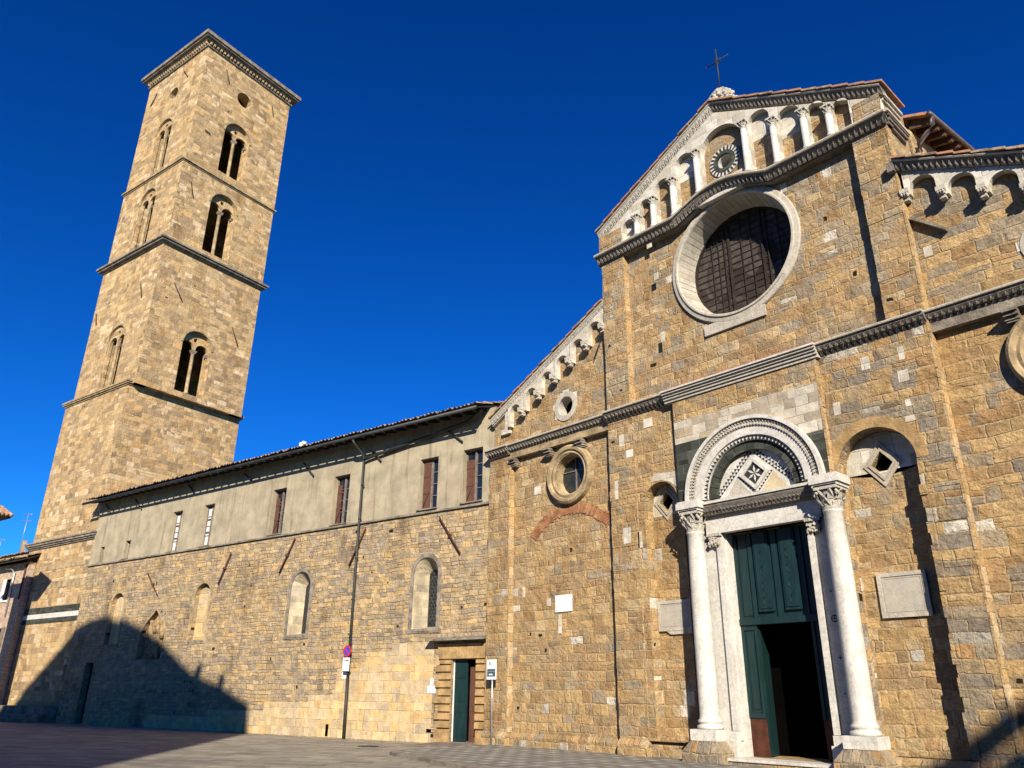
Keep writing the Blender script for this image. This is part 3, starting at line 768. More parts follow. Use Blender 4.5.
def raketiles(x0, x1, fz, nm, y0=-.50, y1=1.05, step=.42):
    mb = MB(); n = max(1, int(abs(x1-x0)/step)); 
    for i in range(n):
        a = x0+(x1-x0)*i/n; b = x0+(x1-x0)*(i+1)/n
        j = random.uniform(-.012, .012); up = .02 if fz(b) > fz(a) else -.02
        za, zb = fz(a)+.012, fz(b)+.012
        lo, hi = (a, b) if za < zb else (b, a)
        zl, zh = min(za, zb), max(za, zb)
        mb.cur = random.choice([0, 0, 1])
        yy = y0+random.uniform(-.03, .02)
        mb.hexa([(lo, yy, zl+.03+j), (hi, yy, zh+.0+j), (hi, y1, zh+j), (lo, y1, zl+.03+j)], [(lo, yy, zl+.1+j), (hi, yy, zh+.055+j), (hi, y1, zh+.055+j), (lo, y1, zl+.1+j)])
    return mb.build(nm, ['terracotta', 'old_tile'], church)
raketiles(XL-.06, AX, rake, 'gable_tiles'); raketiles(AX, XR+.20, rake, 'gable_tiles')
# finial and cross
mb = MB()
fin = [(AX-.62, apexz-.28), (AX-.5, apexz+.05), (AX-.42, apexz+.3), (AX-.2, apexz+.55), (AX+.05, apexz+.68), (AX+.3, apexz+.6), (AX+.5, apexz+.32), (AX+.75, apexz-.12), (AX+.75, apexz-.35), (AX, apexz-.02)]
fin = [(x*1.0, z+.18 if z > apexz else z) for x, z in fin]; mb.plate(fin, .05, .5)
for i in range(90):
    a = random.uniform(AX-.5, AX+.6); t = random.random()
    z = apexz+.18+t*(.62-abs(a-AX)*.8)
    if z < apexz-.1: continue
    r = random.uniform(.035, .075)
    mb.lathe(a, .05, [(r*.2, -r), (r, -r*.4), (r, r*.4), (r*.2, r)], 6, z)
for i in range(14):
    t = i/13; j = t*(len(fin)-3); k_ = int(j); f = j-k_
    x = fin[k_][0]*(1-f)+fin[k_+1][0]*f; z = fin[k_][1]*(1-f)+fin[k_+1][1]*f
    mb.lathe(x, .28, [(.02, -.08), (.09, -.03), (.09, .04), (.02, .1)], 7, z)
fo = mb.build('carved_finial', 'carved_white', church)
mb = MB(); cx, cy, cz = AX+.05, .28, apexz+1.0
mb.tube([(cx, cy, cz), (cx, cy, cz+1.75)], .024, 6)
mb.tube([(cx-.43, cy, cz+1.22), (cx+.43, cy, cz+1.22)], .018, 6)
for dx, dz in ((-.43, 1.22), (.43, 1.22), (0, 1.75)):
    mb.lathe(cx+dx, cy, [(.008, -.05), (.03, 0), (.008, .05)], 6, cz+dz)
for a in range(8): mb.tube([(cx, cy, cz+1.22), (cx+.17*math.cos(PI/8+a*PI/4), cy, cz+1.22+.17*math.sin(PI/8+a*PI/4))], .012, 5)
mb.build('iron_cross', 'iron', fo)

# --- side gables
rakecornice([(XA+.02, lrake(XA+.02)), (XL-.003, lrake(XL))], 'raking_cornice', mat=('carved_white',), k=.6)
rakecornice([(XR+.003, rrake(XR)), (XB, rrake(XB))], 'raking_cornice', k=.81)
raketiles(XA-.04, XL-.01, lrake, 'aisle_gable_tiles', -.33, .3, .35); raketiles(XR+.01, XB, rrake, 'aisle_gable_tiles', -.5, .3, .35)
mb = MB(); mb.box(XR-.16, XR+.02, -.44, -.24, rrake(XR)-.34, rrake(XR)-.06); mb.build('cornice_stop', 'carved', church)
def corbel(x, z, y=-.12):
    mb = MB(); mb.box(x-.1, x+.1, y-.18, y+.1, z+.08, z+.2); mb.box(x-.085, x+.085, y-.14, y+.1, z-.03, z+.08); mb.box(x-.07, x+.07, y-.08, y+.1, z-.12, z-.03)
    for i in range(3): mb.lathe(x-.06+.06*i, y-.17, [(.01, -.05), (.035, 0), (.01, .05)], 6, z+.03)
    mb.build('corbel', 'carved_white', church)
def corbeltable(xs, zts, fz, dirn, pitch):
    """stepped blind arches under a rake"""
    mb = MB()
    r = pitch*.36
    for x, zt in zip(xs, zts):
        xl, xr = x-pitch/2, x+pitch/2
        dz = .48*pitch*dirn
        zb = zt-.62
        zl, zr = zb-dz*.5, zb+dz*.5
        poly = [(xl, zl), (x-r, zl)]+[(x-r*math.cos(PI*i/12), zt-r+r*math.sin(PI*i/12)) for i in range(13)]+[(x+r, zr), (xr, zr), (xr, fz(xr)-.25), (xl, fz(xl)-.25)]
        mb.plate(poly, -.22, -.001)
    mb.build('corbel_arches', 'marble_blocks', church)
    for x, zt in zip(xs, zts):
        corbel(x+pitch/2-.02, zt-.62+.455*pitch*dirn*.5, -.20)
lx = [-20.50+.815*i for i in range(6)]
lxs = [-20.6, -19.72, -18.88, -18.08, -17.28, -16.45]
corbeltable(lxs, [lrake(x)-.42 for x in lxs], lrake, 1, .815)
mb = MB(); mb.box(-21.3, -21.02, -.12, -.002, 11.25, 12.05); mb.box(-21.5, -21.02, -.12, -.002, 11.05, 11.25); mb.build('white_inset_stone', 'marble_blocks', church)
rxs = [-5.14+.86*i for i in range(6)]
corbeltable(rxs, [rrake(x)-.44 for x in rxs], rrake, -1, .86)
corbel(-5.58, 13.85)
mb = MB(); mb.hexa([(-5.63, 0, 13.22), (-4.86, 0, 12.52), (-4.86, -.16, 12.52), (-5.63, -.16, 13.22)], [(-5.60, 0, 13.28), (-4.83, 0, 12.58), (-4.83, -.16, 12.58), (-5.60, -.16, 13.28)]); mb.build('sloping_stone_slab', 'grey_trim', church)
# iron stay on the left gable
mb = MB(); mb.tube([(-16.3, -.1, 13.35), (-16.62, -.1, 12.75)], .02, 5); mb.build('iron_stay', 'iron', church)

# --- round windows
def oculus(cx, cz, ri, prof, mat, nm, depth, pane='void', mull=None, split=None):
    mb = MB(); mb.ring(cx, cz, prof, 56); o = mb.build(nm, mat, church)
    mb = MB(); mb.ring(cx, cz, [(ri, 0.0), (ri*.93, depth), (ri*1.05, depth), (ri*1.05, 0.02)], 48); mb.build('reveal', mat, o)
    mb = MB(); mb.plate(circ(cx, cz, ri*1.02, 40), depth-.01, depth+.05); mb.build('pane', pane, o)
    return o
for cx in (-17.92, -3.22):
    o = oculus(cx, 8.80, .72, [(.70, .03), (.70, -.10), (.76, -.16), (.84, -.13), (.88, -.20), (.97, -.22), (1.04, -.17), (1.06, .0)], 'tan_plain', 'lower_oculus', .3, 'lead_glass')
    mb = MB(); mb.box(cx-.02, cx+.02, .24, .285, 8.15, 9.45); mb.box(cx-.62, cx+.62, .25, .28, 8.98, 9.01); mb.build('glazing_bar', 'grey_wood', o)
for cx in (-18.12, -2.92):
    o = oculus(cx, 11.40, .36, [(.35, .02), (.35, -.03), (.38, -.04), (.56, -.03), (.56, .0)], 'marble_old', 'upper_oculus', .4, 'void')
    mb = MB()
    for (a, b) in ((.0, .66), (.5, .4), (-.5, -.35), (-.62, .1)): mb.box(cx+a*.8-.14, cx+a*.8+.16, -.012, -.004, 11.4+b*.8-.13, 11.4+b*.8+.11)
    mb.build('white_inset_stone', 'marble_blocks', o)
    if cx > -10:
        mb = MB()
        for i in range(-5, 6):
            h = math.sqrt(.36**2-(i*.06)**2); mb.box(cx+i*.06-.006, cx+i*.06+.006, .02, .03, 11.4-h, 11.4+h); mb.box(cx-h, cx+h, .031, .04, 11.4+i*.06-.006, 11.4+i*.06+.006)
        mb.build('grille', 'iron', o)
# rose window
RC = (AX, 14.53)
mb = MB(); mb.ring(*RC, [(2.0, .0), (2.0, -.10), (2.03, -.14), (2.09, -.14), (2.11, -.10), (2.25, -.08), (2.27, -.04), (2.27, 0)], 96)
mb.box(-12.05, -9.95, -.075, -.003, 12.07, 12.42)
rose = mb.build('rose_window', 'marble_old', church)
mb = MB(); n = 60
for i in range(n):
    a0 = 2*PI*i/n+.003; a1 = 2*PI*(i+1)/n-.003; j = random.uniform(-.006, .006)
    mb.cur = random.choice([0, 0, 0, 1])
    q = lambda r, a, y: (RC[0]+r*math.cos(a), y, RC[1]+r*math.sin(a))
    mb.hexa([q(1.999+j, a0, -.09), q(1.999+j, a1, -.09), q(2.1, a1, -.09), q(2.1, a0, -.09)], [q(1.87+j, a0, .8), q(1.87+j, a1, .8), q(2.1, a1, .8), q(2.1, a0, .8)])
mb.build('splayed_reveal', ['marble_old', 'tan_pale'], rose)
def rose_mat():
    g = NT('leaded_rose_glass')
    P = g.sep(g.obj())
    P2 = g.comb(P[0], P[2], 0.0)
    v = g.t.nodes.new('ShaderNodeTexVoronoi'); v.feature = 'F1'; g.put(P2, v.inputs['Vector']); v.inputs['Scale'].default_value = 1.7
    n = g.noise(P2, 2.2, 5, .7)
    dx = g.math('SUBTRACT', P[0], RC[0]); dz = g.math('SUBTRACT', P[2], RC[1])
    rr = g.math('POWER', g.math('ADD', g.math('MULTIPLY', dx, dx), g.math('MULTIPLY', dz, dz)), .5)
    band = g.math('ABSOLUTE', g.math('SUBTRACT', rr, 1.45))
    c = g.ramp(g.math('MULTIPLY', v.outputs['Color'], n), [(.0, (.018, .014, .012)), (.2, (.04, .030, .024)), (.32, (.085, .072, .06)), (.5, (.05, .034, .026))])
    c = g.mix(g.smooth(band, .03, .06, .6, 0), c, (.02, .02, .02))
    return g.out(c, .7, .15)
mb = MB(); mb.plate(circ(*RC, 1.88, 64), .80, .84); mb.build('stained_glass', rose_mat(), rose)
mb = MB()
def chord(x, w, y0, y1):
    h = math.sqrt(max(0, 1.87**2-(x-RC[0])**2)); mb.box(x-w, x+w, y0, y1, RC[1]-h, RC[1]+h)
for x, w in ((RC[0]-.72, .02), (RC[0]-.55, .04), (RC[0]+.62, .035), (RC[0]+.8, .018)): chord(x, w, .74, .79)
z = RC[1]-1.7; i = 0
while z < RC[1]+1.75:
    h = math.sqrt(1.87**2-(z-RC[1])**2); w = .022 if i % 5 == 2 else .008; mb.box(RC[0]-h, RC[0]+h, .775, .79, z-w, z+w); z += .235; i += 1
for x in (-1.2, -.95, -.1, .25, 1.2): chord(RC[0]+x, .012, .75, .772)
mb.ring(*RC, [(1.84, .68), (1.9, .68), (1.9, .82), (1.84, .82)], 72)
mb.build('window_frame', 'dark_wood', rose)

# brick relieving arch under the left oculus
mb = MB(); a0, a1 = rad(38), rad(142); cx, cz, r0, r1 = -18.02, 5.65, 1.78, 2.12
n = 44
for i in range(n):
    a = a0+(a1-a0)*i/n; b = a0+(a1-a0)*(i+.86)/n; j = random.uniform(-.03, .03)
    q = lambda r, t, y: (cx+r*1.18*math.cos(t), y, cz+r*math.sin(t))
    mb.cur = random.choice([0, 0, 1])
    y = -.02-random.uniform(0, .012)
    mb.hexa([q(r0+j, a, y), q(r0+j, b, y), q(r1+j, b, y), q(r1+j, a, y)], [q(r0+j, a, .0), q(r0+j, b, .0), q(r1+j, b, .0), q(r1+j, a, .0)])
MAT['brick'] = plain('red_clay_brick', (.37, .165, .08), .4, 3, .9, .02, 12, .1)
MAT['brick2'] = plain('pale_clay_brick', (.40, .22, .11), .4, 3, .9, .02, 12, .1)
mb.build('brick_relieving_arch', ['brick', 'brick2'], church)

# --- portal panel
PY = -.42
pa = [(-13.2, 6.9), (-13.0, 6.9)]
mb = MB()
def panel(z0, z1, mat, nm):
    mb = MB()
    # left and right of the arch and above it, cut by the archivolt circle
    c = (-10.78, 6.88); R = 2.08
    mb.plate([(-13.2, z0), (-8.55, z0), (-8.55, z1), (-13.2, z1)], PY, -.004)
    return mb
c0 = (-10.78, 6.88); R0 = 2.06
def cutband(z0, z1, sides=True):
    """band of the portal panel between z0 and z1 with the round arch cut away"""
    polys = []
    N = 24
    for sgn in (-1, 1):
        xe = -13.2 if sgn < 0 else -8.55
        pts = []
        zt = min(z1, c0[1]+R0)
        for i in range(N+1):
            z = z0+(zt-z0)*i/N
            dx = math.sqrt(max(0, R0*R0-max(0, z-c0[1])**2))
            pts.append((c0[0]+sgn*dx, z))
        if z1 > zt: 
            pts.append((c0[0], z1)); 
        pts = [p for p in pts]
        poly = [(xe, z0)]+pts+[(xe, z1)]
        polys.append(poly)
    return polys
for z0, z1, mt, nm in ((6.88, 8.1, 'green_marble', 'green_marble_band'), (8.1, 8.72, 'green_marble', 'green_marble_band'), (8.72, 9.45, 'aged_blocks', 'white_marble_band'), (9.45, 10.1, 'facade', 'portal_upper_wall')):
    for k, poly in enumerate(cutband(z0, z1) if z0 < 8.94 else [rect(-13.2, -8.55, z0, z1)]):
        m2 = mt
        if nm == 'green_marble_band' and z0 > 8 and k == 1: m2 = 'aged_blocks'
        mb = MB(); mb.plate(poly, PY, -.004); mb.build(nm if m2 == mt else 'white_marble_band', m2, church)
mb = MB(); block_stack(mb, -8.57, -8.5, PY-.01, -.01, 6.9, 10.1, (.25, .5), .01, 1); mb.build('lit_panel_edge_stones', 'lit_edge_blocks', church)  # sunlit right edge of the panel painted a brighter tone

# archivolts
portal_arch = []
def arc(r0, r1, y0, y1, mat, nm, n=64, parent=church):
    mb = MB(); mb.ring(c0[0], c0[1], [(r0, y1), (r0, y0), (r1, y0), (r1, y1)], n, 0, PI); return mb.build(nm, mat, parent)
AR = arc(2.0, 2.10, -.60, -.05, 'marble', 'archivolt')
a_ = arc(1.80, 1.999, -.52, -.05, 'carved_white', 'carved_band', parent=AR)
mb = MB()
for i in range(64):
    a = PI*(i+.5)/64
    for rr, w, d in ((1.86, .03, .035), (1.95, .025, .03)):
        cx, cz = c0[0]+rr*math.cos(a+(.5/64 if rr > 1.9 else 0)), c0[1]+rr*math.sin(a+(.5/64 if rr > 1.9 else 0))
        u = Vector((math.cos(a), 0, math.sin(a))); t = Vector((-math.sin(a), 0, math.cos(a))); C_ = Vector((cx, -.52, cz))
        p = [C_-u*w*1.3-t*w*.9, C_+u*w*1.3-t*w*.2, C_+u*w*.4+t*w*1.2, C_-u*w*1.2+t*w*.4]
        mb.hexa([q+Vector((0, -d, 0)) for q in p], p)
mb.build('leaf_carving', 'carved_white', AR)
arc(1.56, 1.799, -.50, -.05, 'marble', 'white_arch_band', parent=AR)
tri = arc(1.43, 1.559, -.44, -.05, 'marble', 'checker_band', parent=AR)
mb = MB()
for i in range(40):
    a = PI*(i+.5)/40; h = PI/40*.46
    q = lambda r, t, y: (c0[0]+r*math.cos(t), y, c0[1]+r*math.sin(t))
    mb.add([q(1.435, a-h, -.446), q(1.435, a+h, -.446), q(1.553, a, -.446)], [(0, 1, 2)])
mb.build('triangle_inlay', 'dark_inlay', tri, recalc=False)
mb = MB()
for i in range(13):
    a = PI*i/13+.008; b = PI*(i+1)/13-.008; y = -.36-random.uniform(0, .015)
    q = lambda r, t, y: (c0[0]+r*math.cos(t), y, c0[1]+r*math.sin(t))
    f_, g_ = [], []
    for j in range(5):
        t = a+(b-a)*j/4; t2 = a+(b-a)*(j+1)/4
        if j < 4: mb.hexa([q(1.18, t, y), q(1.18, t2, y), q(1.428, t2, y), q(1.428, t, y)], [q(1.18, t, -.05), q(1.18, t2, -.05), q(1.428, t2, -.05), q(1.428, t, -.05)])
mb.build('green_voussoirs', 'green_marble', AR)
# tympanum
TY = -.22
mb = MB(); mb.plate([(c0[0]-1.25, 6.70), (c0[0]+1.25, 6.70)]+[(c0[0]+1.25*math.cos(PI*i/32), c0[1]+1.25*math.sin(PI*i/32)) for i in range(33)], TY, -.006)
tymp = mb.build('tympanum', 'tymp', church)
tc = Vector((c0[0], 0, 7.35))
mb = MB()
def flatpoly(mb, pts, y): mb.add([(x, y, z) for x, z in pts], [tuple(range(len(pts)))])
flatpoly(mb, [(c0[0]-1.0, 6.80), (c0[0]-.12, 6.80), (c0[0]-.56, 7.38)][::1], TY-.004)
mb.build('grey_panel', 'marble_old', tymp, recalc=False)
mb = MB(); flatpoly(mb, [(c0[0]+.12, 6.80), (c0[0]+1.0, 6.80), (c0[0]+.56, 7.38)], TY-.004); mb.build('yellow_panel', 'yellow_marble', tymp, recalc=False)
mb = MB()
def tristrip(mb, p, q, w, n, y, rows=2):
    p, q = Vector(p), Vector(q); d = (q-p)/n; t = (q-p).normalized(); u = Vector((-t.y, t.x))
    for r in range(rows):
        for i in range(n):
            a = p+d*(i+(.5*(r % 2)))+u*(w*r)
            flatpoly(mb, [tuple(a+d*.04), tuple(a+d*.96), tuple(a+d*.5+u*w*.92)], y)
apx = (c0[0], 8.02)
tristrip(mb, (c0[0]-1.18, 6.88), apx, .085, 14, TY-.008, 2)
tristrip(mb, apx, (c0[0]+1.18, 6.88), .085, 14, TY-.008, 2)
D_ = .48
dm = [(c0[0], 7.32-D_*.98), (c0[0]+D_, 7.36), (c0[0], 7.36+D_), (c0[0]-D_, 7.36)]
tristrip(mb, (c0[0]-.02, 6.82), (c0[0]-.56, 7.4), -.07, 8, TY-.008, 1)
tristrip(mb, (c0[0]+.56, 7.4), (c0[0]+.02, 6.82), -.07, 8, TY-.008, 1)
mb.build('triangle_inlay', 'dark_inlay', tymp, recalc=False)
dmd = lambda r: [(c0[0], 7.40-r), (c0[0]+r, 7.40), (c0[0], 7.40+r), (c0[0]-r, 7.40)]
mb = MB(); mb.plate(dmd(.46), TY-.06, TY-.0, [dmd(.33)]); fr = mb.build('diamond_frame', 'marble', tymp)
mb = MB(); mb.plate(dmd(.328), TY-.012, TY-.001); mb.build('diamond_field', 'dark_inlay', fr)
mb = MB()
for i in range(6):
    a = PI/2+i*PI/3; l = .24; h = .26
    q = lambda r, t: (c0[0]+r*math.cos(t), 7.40+r*math.sin(t))
    flatpoly(mb, [q(.01, a), q(l*.55, a-h), q(l, a), q(l*.55, a+h)], TY-.016)
for s in range(4):
    a = s*PI/2+PI/4
mb.build('star_petals', 'marble', fr, recalc=False)
# architrave with dentils, lintel, jambs
mb = MB(); prf = [(.05, 0), (.30, 0), (.34, .05), (.40, .10), (.46, .22), (.48, .26), (.48, .30), (.05, .32)]
pth = [(-12.46, 6.40), (-9.1, 6.40)]
mb.sweep(pth, prf); x = -12.4
while x < -9.1: mb.box(x, x+.055, -.44, -.3, 6.53, 6.575); x += .11
leafrow(mb, pth, .12, .36, .03, .09, .11, .03)
mb.m(1); mb.box(-12.34, -9.04, -.52, -.05, 6.725, 6.80)
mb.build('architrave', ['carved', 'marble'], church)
mb = MB(); mb.box(-12.5, -9.05, -.22, .25, 5.93, 6.398); mb.build('lintel', 'marble', church)
for s, xi, xo in ((-1, -12.04, -13.02), (1, -9.5, -8.5)):
    mb = MB(); a, b = min(xi, xo), max(xi, xo)
    mb.box(a, b, -.14, -.004, .6, 5.928); z = .6
    mb.box(xi-.2, xi+.035, -.004, .34, .24, 5.928) if s < 0 else mb.box(xi-.012, xi+.2, -.004, .34, .24, 5.928)
    mb.box(xi-.16, xi, -.22, -.141, .85, 5.6) if s < 0 else mb.box(xi, xi+.16, -.22, -.141, .85, 5.6)
    j = mb.build('door_jamb', 'marble', church)
    mb = MB(); x0_, x1_ = (xi-.42, xi-.0) if s < 0 else (xi, xi+.42)
    mb.box(x0_, x1_, -.30, -.14, 5.85, 5.927)
    for k in range(26):
        x = random.uniform(x0_+.04, x1_-.04); z = random.uniform(5.58, 5.84); r = random.uniform(.025, .05)
        mb.lathe(x, -.26+random.uniform(-.02, .03), [(r*.2, -r*1.2), (r, 0), (r*.2, r*1.4)], 6, z)
    mb.box(x0_+.06, x1_-.06, -.24, -.145, 5.58, 5.85)
    mb.build('jamb_capital', 'carved_white', j)
    mb = MB(); mb.box(x0_-.02, x1_+.0, -.36, -.0, .24, .62); mb.box(x0_+.02, x1_-.02, -.31, -.0, .62, .84); mb.build('jamb_base', 'marble', j)
# mosaic marks on the right jamb
mb = MB()
for z, r in ((3.45, .09), (2.55, .06), (1.75, .035), (4.1, .03)):
    cx = -9.12
    if r > .08: mb.ring(cx, z, [(r*.75, -.146), (r*.75, -.142), (r, -.142), (r, -.146)], 20)
    for a in range(0, 4): 
        t = a*PI/2
        mb.box(cx-.008, cx+.008, -.147, -.142, z-r*.8, z+r*.8); mb.box(cx-r*.8, cx+r*.8, -.1475, -.1415, z-.008, z+.008); break
mb.build('inlaid_crosses', 'dark_inlay', church)

# big columns on pedestals
for cx in (-12.73, -8.64):
    cy = -.42
    mb = MB()
    b0, b1 = .60, .40
    mb.hexa([(cx-b0, cy-b0+.1, 0), (cx+b0, cy-b0+.1, 0), (cx+b0, -.01, 0), (cx-b0, -.01, 0)], [(cx-b0, cy-b0+.1, .34), (cx+b0, cy-b0+.1, .34), (cx+b0, -.01, .34), (cx-b0, -.01, .34)])
    mb.hexa([(cx-b0, cy-b0+.1, .341), (cx+b0, cy-b0+.1, .341), (cx+b0, -.01, .341), (cx-b0, -.01, .341)], [(cx-b1, cy-b1+.05, .60), (cx+b1, cy-b1+.05, .60), (cx+b1, -.01, .60), (cx-b1, -.01, .60)])
    ped = mb.build('column_pedestal', 'facade_right', church)
    mb = MB()
    prof = [(.33, 0), (.345, .04), (.33, .09), (.29, .11), (.285, .14), (.31, .16), (.315, .2), (.29, .23), (.27, .25)]
    mb.lathe(cx, cy, prof+[(.262, .32), (.258, 2.2), (.245, 4.2), (.232, 5.06), (.25, 5.08), (.25, 5.12)], 36, .87)
    shaft = mb.build('column', 'marble', church)
    mb = MB(); mb.box(cx-.39, cx+.39, cy-.37, -.142, .601, .869); mb.build('column_plinth', 'marble', shaft)
    mb = MB(); capital(mb, cx, cy, 5.98, .62, .235, .30)
    for sx in (-1, 1):
        for sy in (-1,):
            for k in range(3): mb.lathe(cx+sx*(.26+.02*k), cy+sy*(.24), [(.01, -.05), (.05, 0), (.01, .05)], 8, 6.42-.03*k)
    mb.build('capital', 'carved_white', shaft)
    mb = MB(); mb.box(cx-.33, cx+.33, cy-.30, -.05, 6.56, 6.64); mb.box(cx-.38, cx+.38, cy-.34, -.05, 6.64, 6.82); mb.box(cx-.35, cx+.35, cy-.31, -.05, 6.82, 6.87); mb.build('abacus', 'marble', shaft)
# threshold steps
mb = MB(); mb.box(-12.13, -9.28, -.62, -.0, 0.0, .17); mb.m(1); x = -12.15
while x < -9.3:
    w = min(random.uniform(.5, .9), -9.26-x); mb.box(x, x+w-.006, -.66, .3, .171, .238); x += w
mb.build('threshold', ['facade_right', 'marble'], church)

# --- door: green frame, fixed upper panels, one leaf folded back
DY = .34
door = thing('portal_door', 'x', 'door'); del door['label']; del door['category']; 
bpy.data.objects.remove(door)
mb = MB(); G = 0
mb.box(-12.02, -9.5, DY, DY+.08, 3.5, 5.93)
mb.box(-12.02, -9.5, DY-.09, DY+.08, 3.46, 3.62)        # transom
for a, b in ((-12.02, -11.9), (-11.56, -11.44), (-10.84, -10.68), (-10.08, -9.96), (-9.62, -9.5)): mb.box(a, b, DY-.05, DY, 3.62, 5.92)
for a, b in ((-11.38, -10.92), (-10.60, -10.14)):
    mb.box(a, b, DY-.075, DY, 3.78, 5.9); mb.box(a+.05, b-.05, DY-.10, DY-.07, 3.86, 5.9)
    for k in range(8):
        z = 4.0+.2*k; x = (a+b)/2+(.05 if k % 2 else -.05)
        mb.tube([((a+b)/2-.05*(1 if k % 2 else -1), DY-.103, z-.1), (x+.0*1, DY-.106, z+.0), ((a+b)/2+.05*(1 if k % 2 else -1), DY-.103, z+.1)], .011, 4)
for a, b in ((-11.86, -11.6), (-9.92, -9.66)): mb.box(a, b, DY-.02, DY, 3.7, 5.9)
door = mb.build('door', 'green_paint', church)
mb = MB()
mb.box(-12.02, -11.52, DY, DY+.07, .25, 3.46); mb.box(-12.02, -11.92, DY-.04, DY, 1.15, 3.45); mb.box(-11.60, -11.52, DY-.04, DY, 1.15, 3.45)
mb.box(-11.92, -11.60, DY-.04, DY, 1.15, 1.27); mb.box(-11.92, -11.60, DY-.04, DY, 3.33, 3.45); mb.box(-11.86, -11.66, DY-.025, DY, 1.36, 3.24)
mb.m(1); mb.box(-12.02, -11.52, DY-.012, DY-.001, .25, 1.14)
mb.build('side_leaf', ['green_paint', 'rust_plate'], door)
mb = MB()
mb.box(-9.98, -9.5, DY, DY+.07, .25, 3.46); mb.box(-9.98, -9.9, DY-.04, DY, 1.15, 3.45)
mb.m(1); mb.box(-9.98, -9.5, DY-.012, DY-.001, .25, 1.14)
mb.build('side_leaf', ['green_paint', 'rust_plate'], door)
mb = MB()
f = lambda x, y, z: (-11.50+ (y)*1.0, DY+.08+x, z)
mb.hexa([(-11.56, DY+.08, .26), (-11.50, DY+.08, .26), (-11.74, DY+.82, .26), (-11.80, DY+.82, .26)], [(-11.56, DY+.08, 3.44), (-11.50, DY+.08, 3.44), (-11.74, DY+.82, 3.44), (-11.80, DY+.82, 3.44)])
mb.build('open_leaf', 'green_paint', door)

# ------------------------------------------------------------------ wall plaques (things of their own)
def slab(name, x0, x1, z0, z1, y, label, frame=.09, foot=False):
    t = thing(name, label, 'plaque', ((x0+x1)/2, y, z0))
    w = (x1-x0)/2; h = z1-z0
    mb = MB(); mb.plate(rect(-w, w, 0, h), -.07, .0, [rect(-w+frame, w-frame, frame, h-frame)])
    if foot: mb.plate([(-w*.55, 0), (-w*.3, -.1), (w, -.1), (w, 0)], -.06, 0)
    mb.build('frame', 'marble_old', t)
    mb = MB(); mb.box(-w+frame, w-frame, -.05, -.001, frame, h-frame)
    mb.plate(rect(-w+frame+.03, w-frame-.03, frame+.03, h-frame-.03), -.057, -.05, [rect(-w+frame+.05, w-frame-.05, frame+.05, h-frame-.05)])
    mb.build('slab', 'plaque_stone', t)
MAT['plaque_stone'] = marble('plaque_marble', (.46, .42, .34), (.30, .25, .17), .5, .01)
slab('stone_plaque', -8.05, -6.92, 3.40, 4.42, .118, 'large framed marble plaque in the big blind arch right of the portal')
slab('stone_plaque', -14.6, -13.42, 3.42, 4.27, .148, 'long low framed marble plaque left of the portal column', foot=True)
t = MB().box(-18.72, -17.98, -.04, -.005, 4.22, 4.76).build('white_plaque', 'paper')
tag(t, 'plain bright white square plaque in the middle of the left facade field', 'plaque')
mb = MB(); mb.box(-18.62, -18.48, -.012, .01, 3.55, 4.15); mb.build('pale_inset_stone', 'marble_blocks', church); mb = MB(); mb.box(-19.15, -18.97, -.012, .01, 4.45, 4.7); mb.build('pale_inset_stone', 'marble_blocks', church)
# scattered pale inset stones on the church
mb = MB()
for x, z, w, h in ((-20.3, 5.0, .12, .35), (-19.6, 8.55, .3, .32), (-15.7, 7.8, .14, .6), (-15.4, 9.4, .2, .4), (-15.1, 8.9, .3, .25), (-14.3, 9.75, .35, .3), (-14.9, 9.3, .2, .5),
                   (-14.9, 6.6, .5, .3), (-14.85, 6.1, .15, .5), (-15.35, 6.3, .3, .5), (-13.6, 14.8, .18, .25), (-15.6, 14.2, .12, .4), (-13.5, 12.5, .14, .35), (-13.8, 16.1, .2, .2), (-8.9, 16.0, .2, .3), (-6.45, 9.0, .25, .3),
                   (-7.3, 9.6, .22, .35), (-6.4, 9.6, .14, .35), (-8.2, 8.6, .18, .35), (-6.3, 8.3, .45, .18), (-6.3, 7.9, .6, .14), (-5.4, 12.2, .2, .3)):
    y = -.262 if (-15.97 < x < -14.9 and z < 10) or (-14.9 < x < -13.3) else -.31 if (-8.6 < x < XR and z < 10) else -.01
    if -15.97 < x < -14.98 and z > 10.8: y = -.262
    mb = MB(); mb.box(x-w/2, x+w/2, y, y+.02, z-h/2, z+h/2); mb.build('pale_inset_stone', 'marble_blocks', church)

# ------------------------------------------------------------------ WING
wing = thing('side_building', 'long two storey building with pale stone base, plastered upper floor and green side door', 'building', tuple(P0), WR)
ws = lambda s0, s1: (-s1, -s0)     # s is measured leftwards; local x = -s
def R_(s0, s1, z0, z1): return rect(-s1, -s0, z0, z1)
holes_low = [R_(.36, 1.52, .02, 2.86)]
arch_w = [(3.02, True), (10.42, True), (17.75, False), (25.62, False)]
for s, op in arch_w: holes_low.append(archp(-s-.64, -s+.64, 4.0, 6.08, 16))
niche_poly = [(-22.75, 3.2), (-20.55, 3.2), (-20.5, 4.4), (-20.85, 4.95), (-21.6, 5.62), (-22.4, 4.95), (-22.8, 4.4)]
holes_low.append(niche_poly)
holes_low.append(R_(26.9, 27.75, .02, 3.1))
mb = MB(); mb.plate(R_(-.25, 29.75, 3.45, 8.5), 0, .8, [h for h in holes_low if h[0][1] > 3.3] ) if False else None
mb = MB(); mb.plate(R_(-.25, 29.75, 0, 8.5), 0, .8, holes_low)
mb.build('stone_wall', 'wing', wing)
mb = MB()
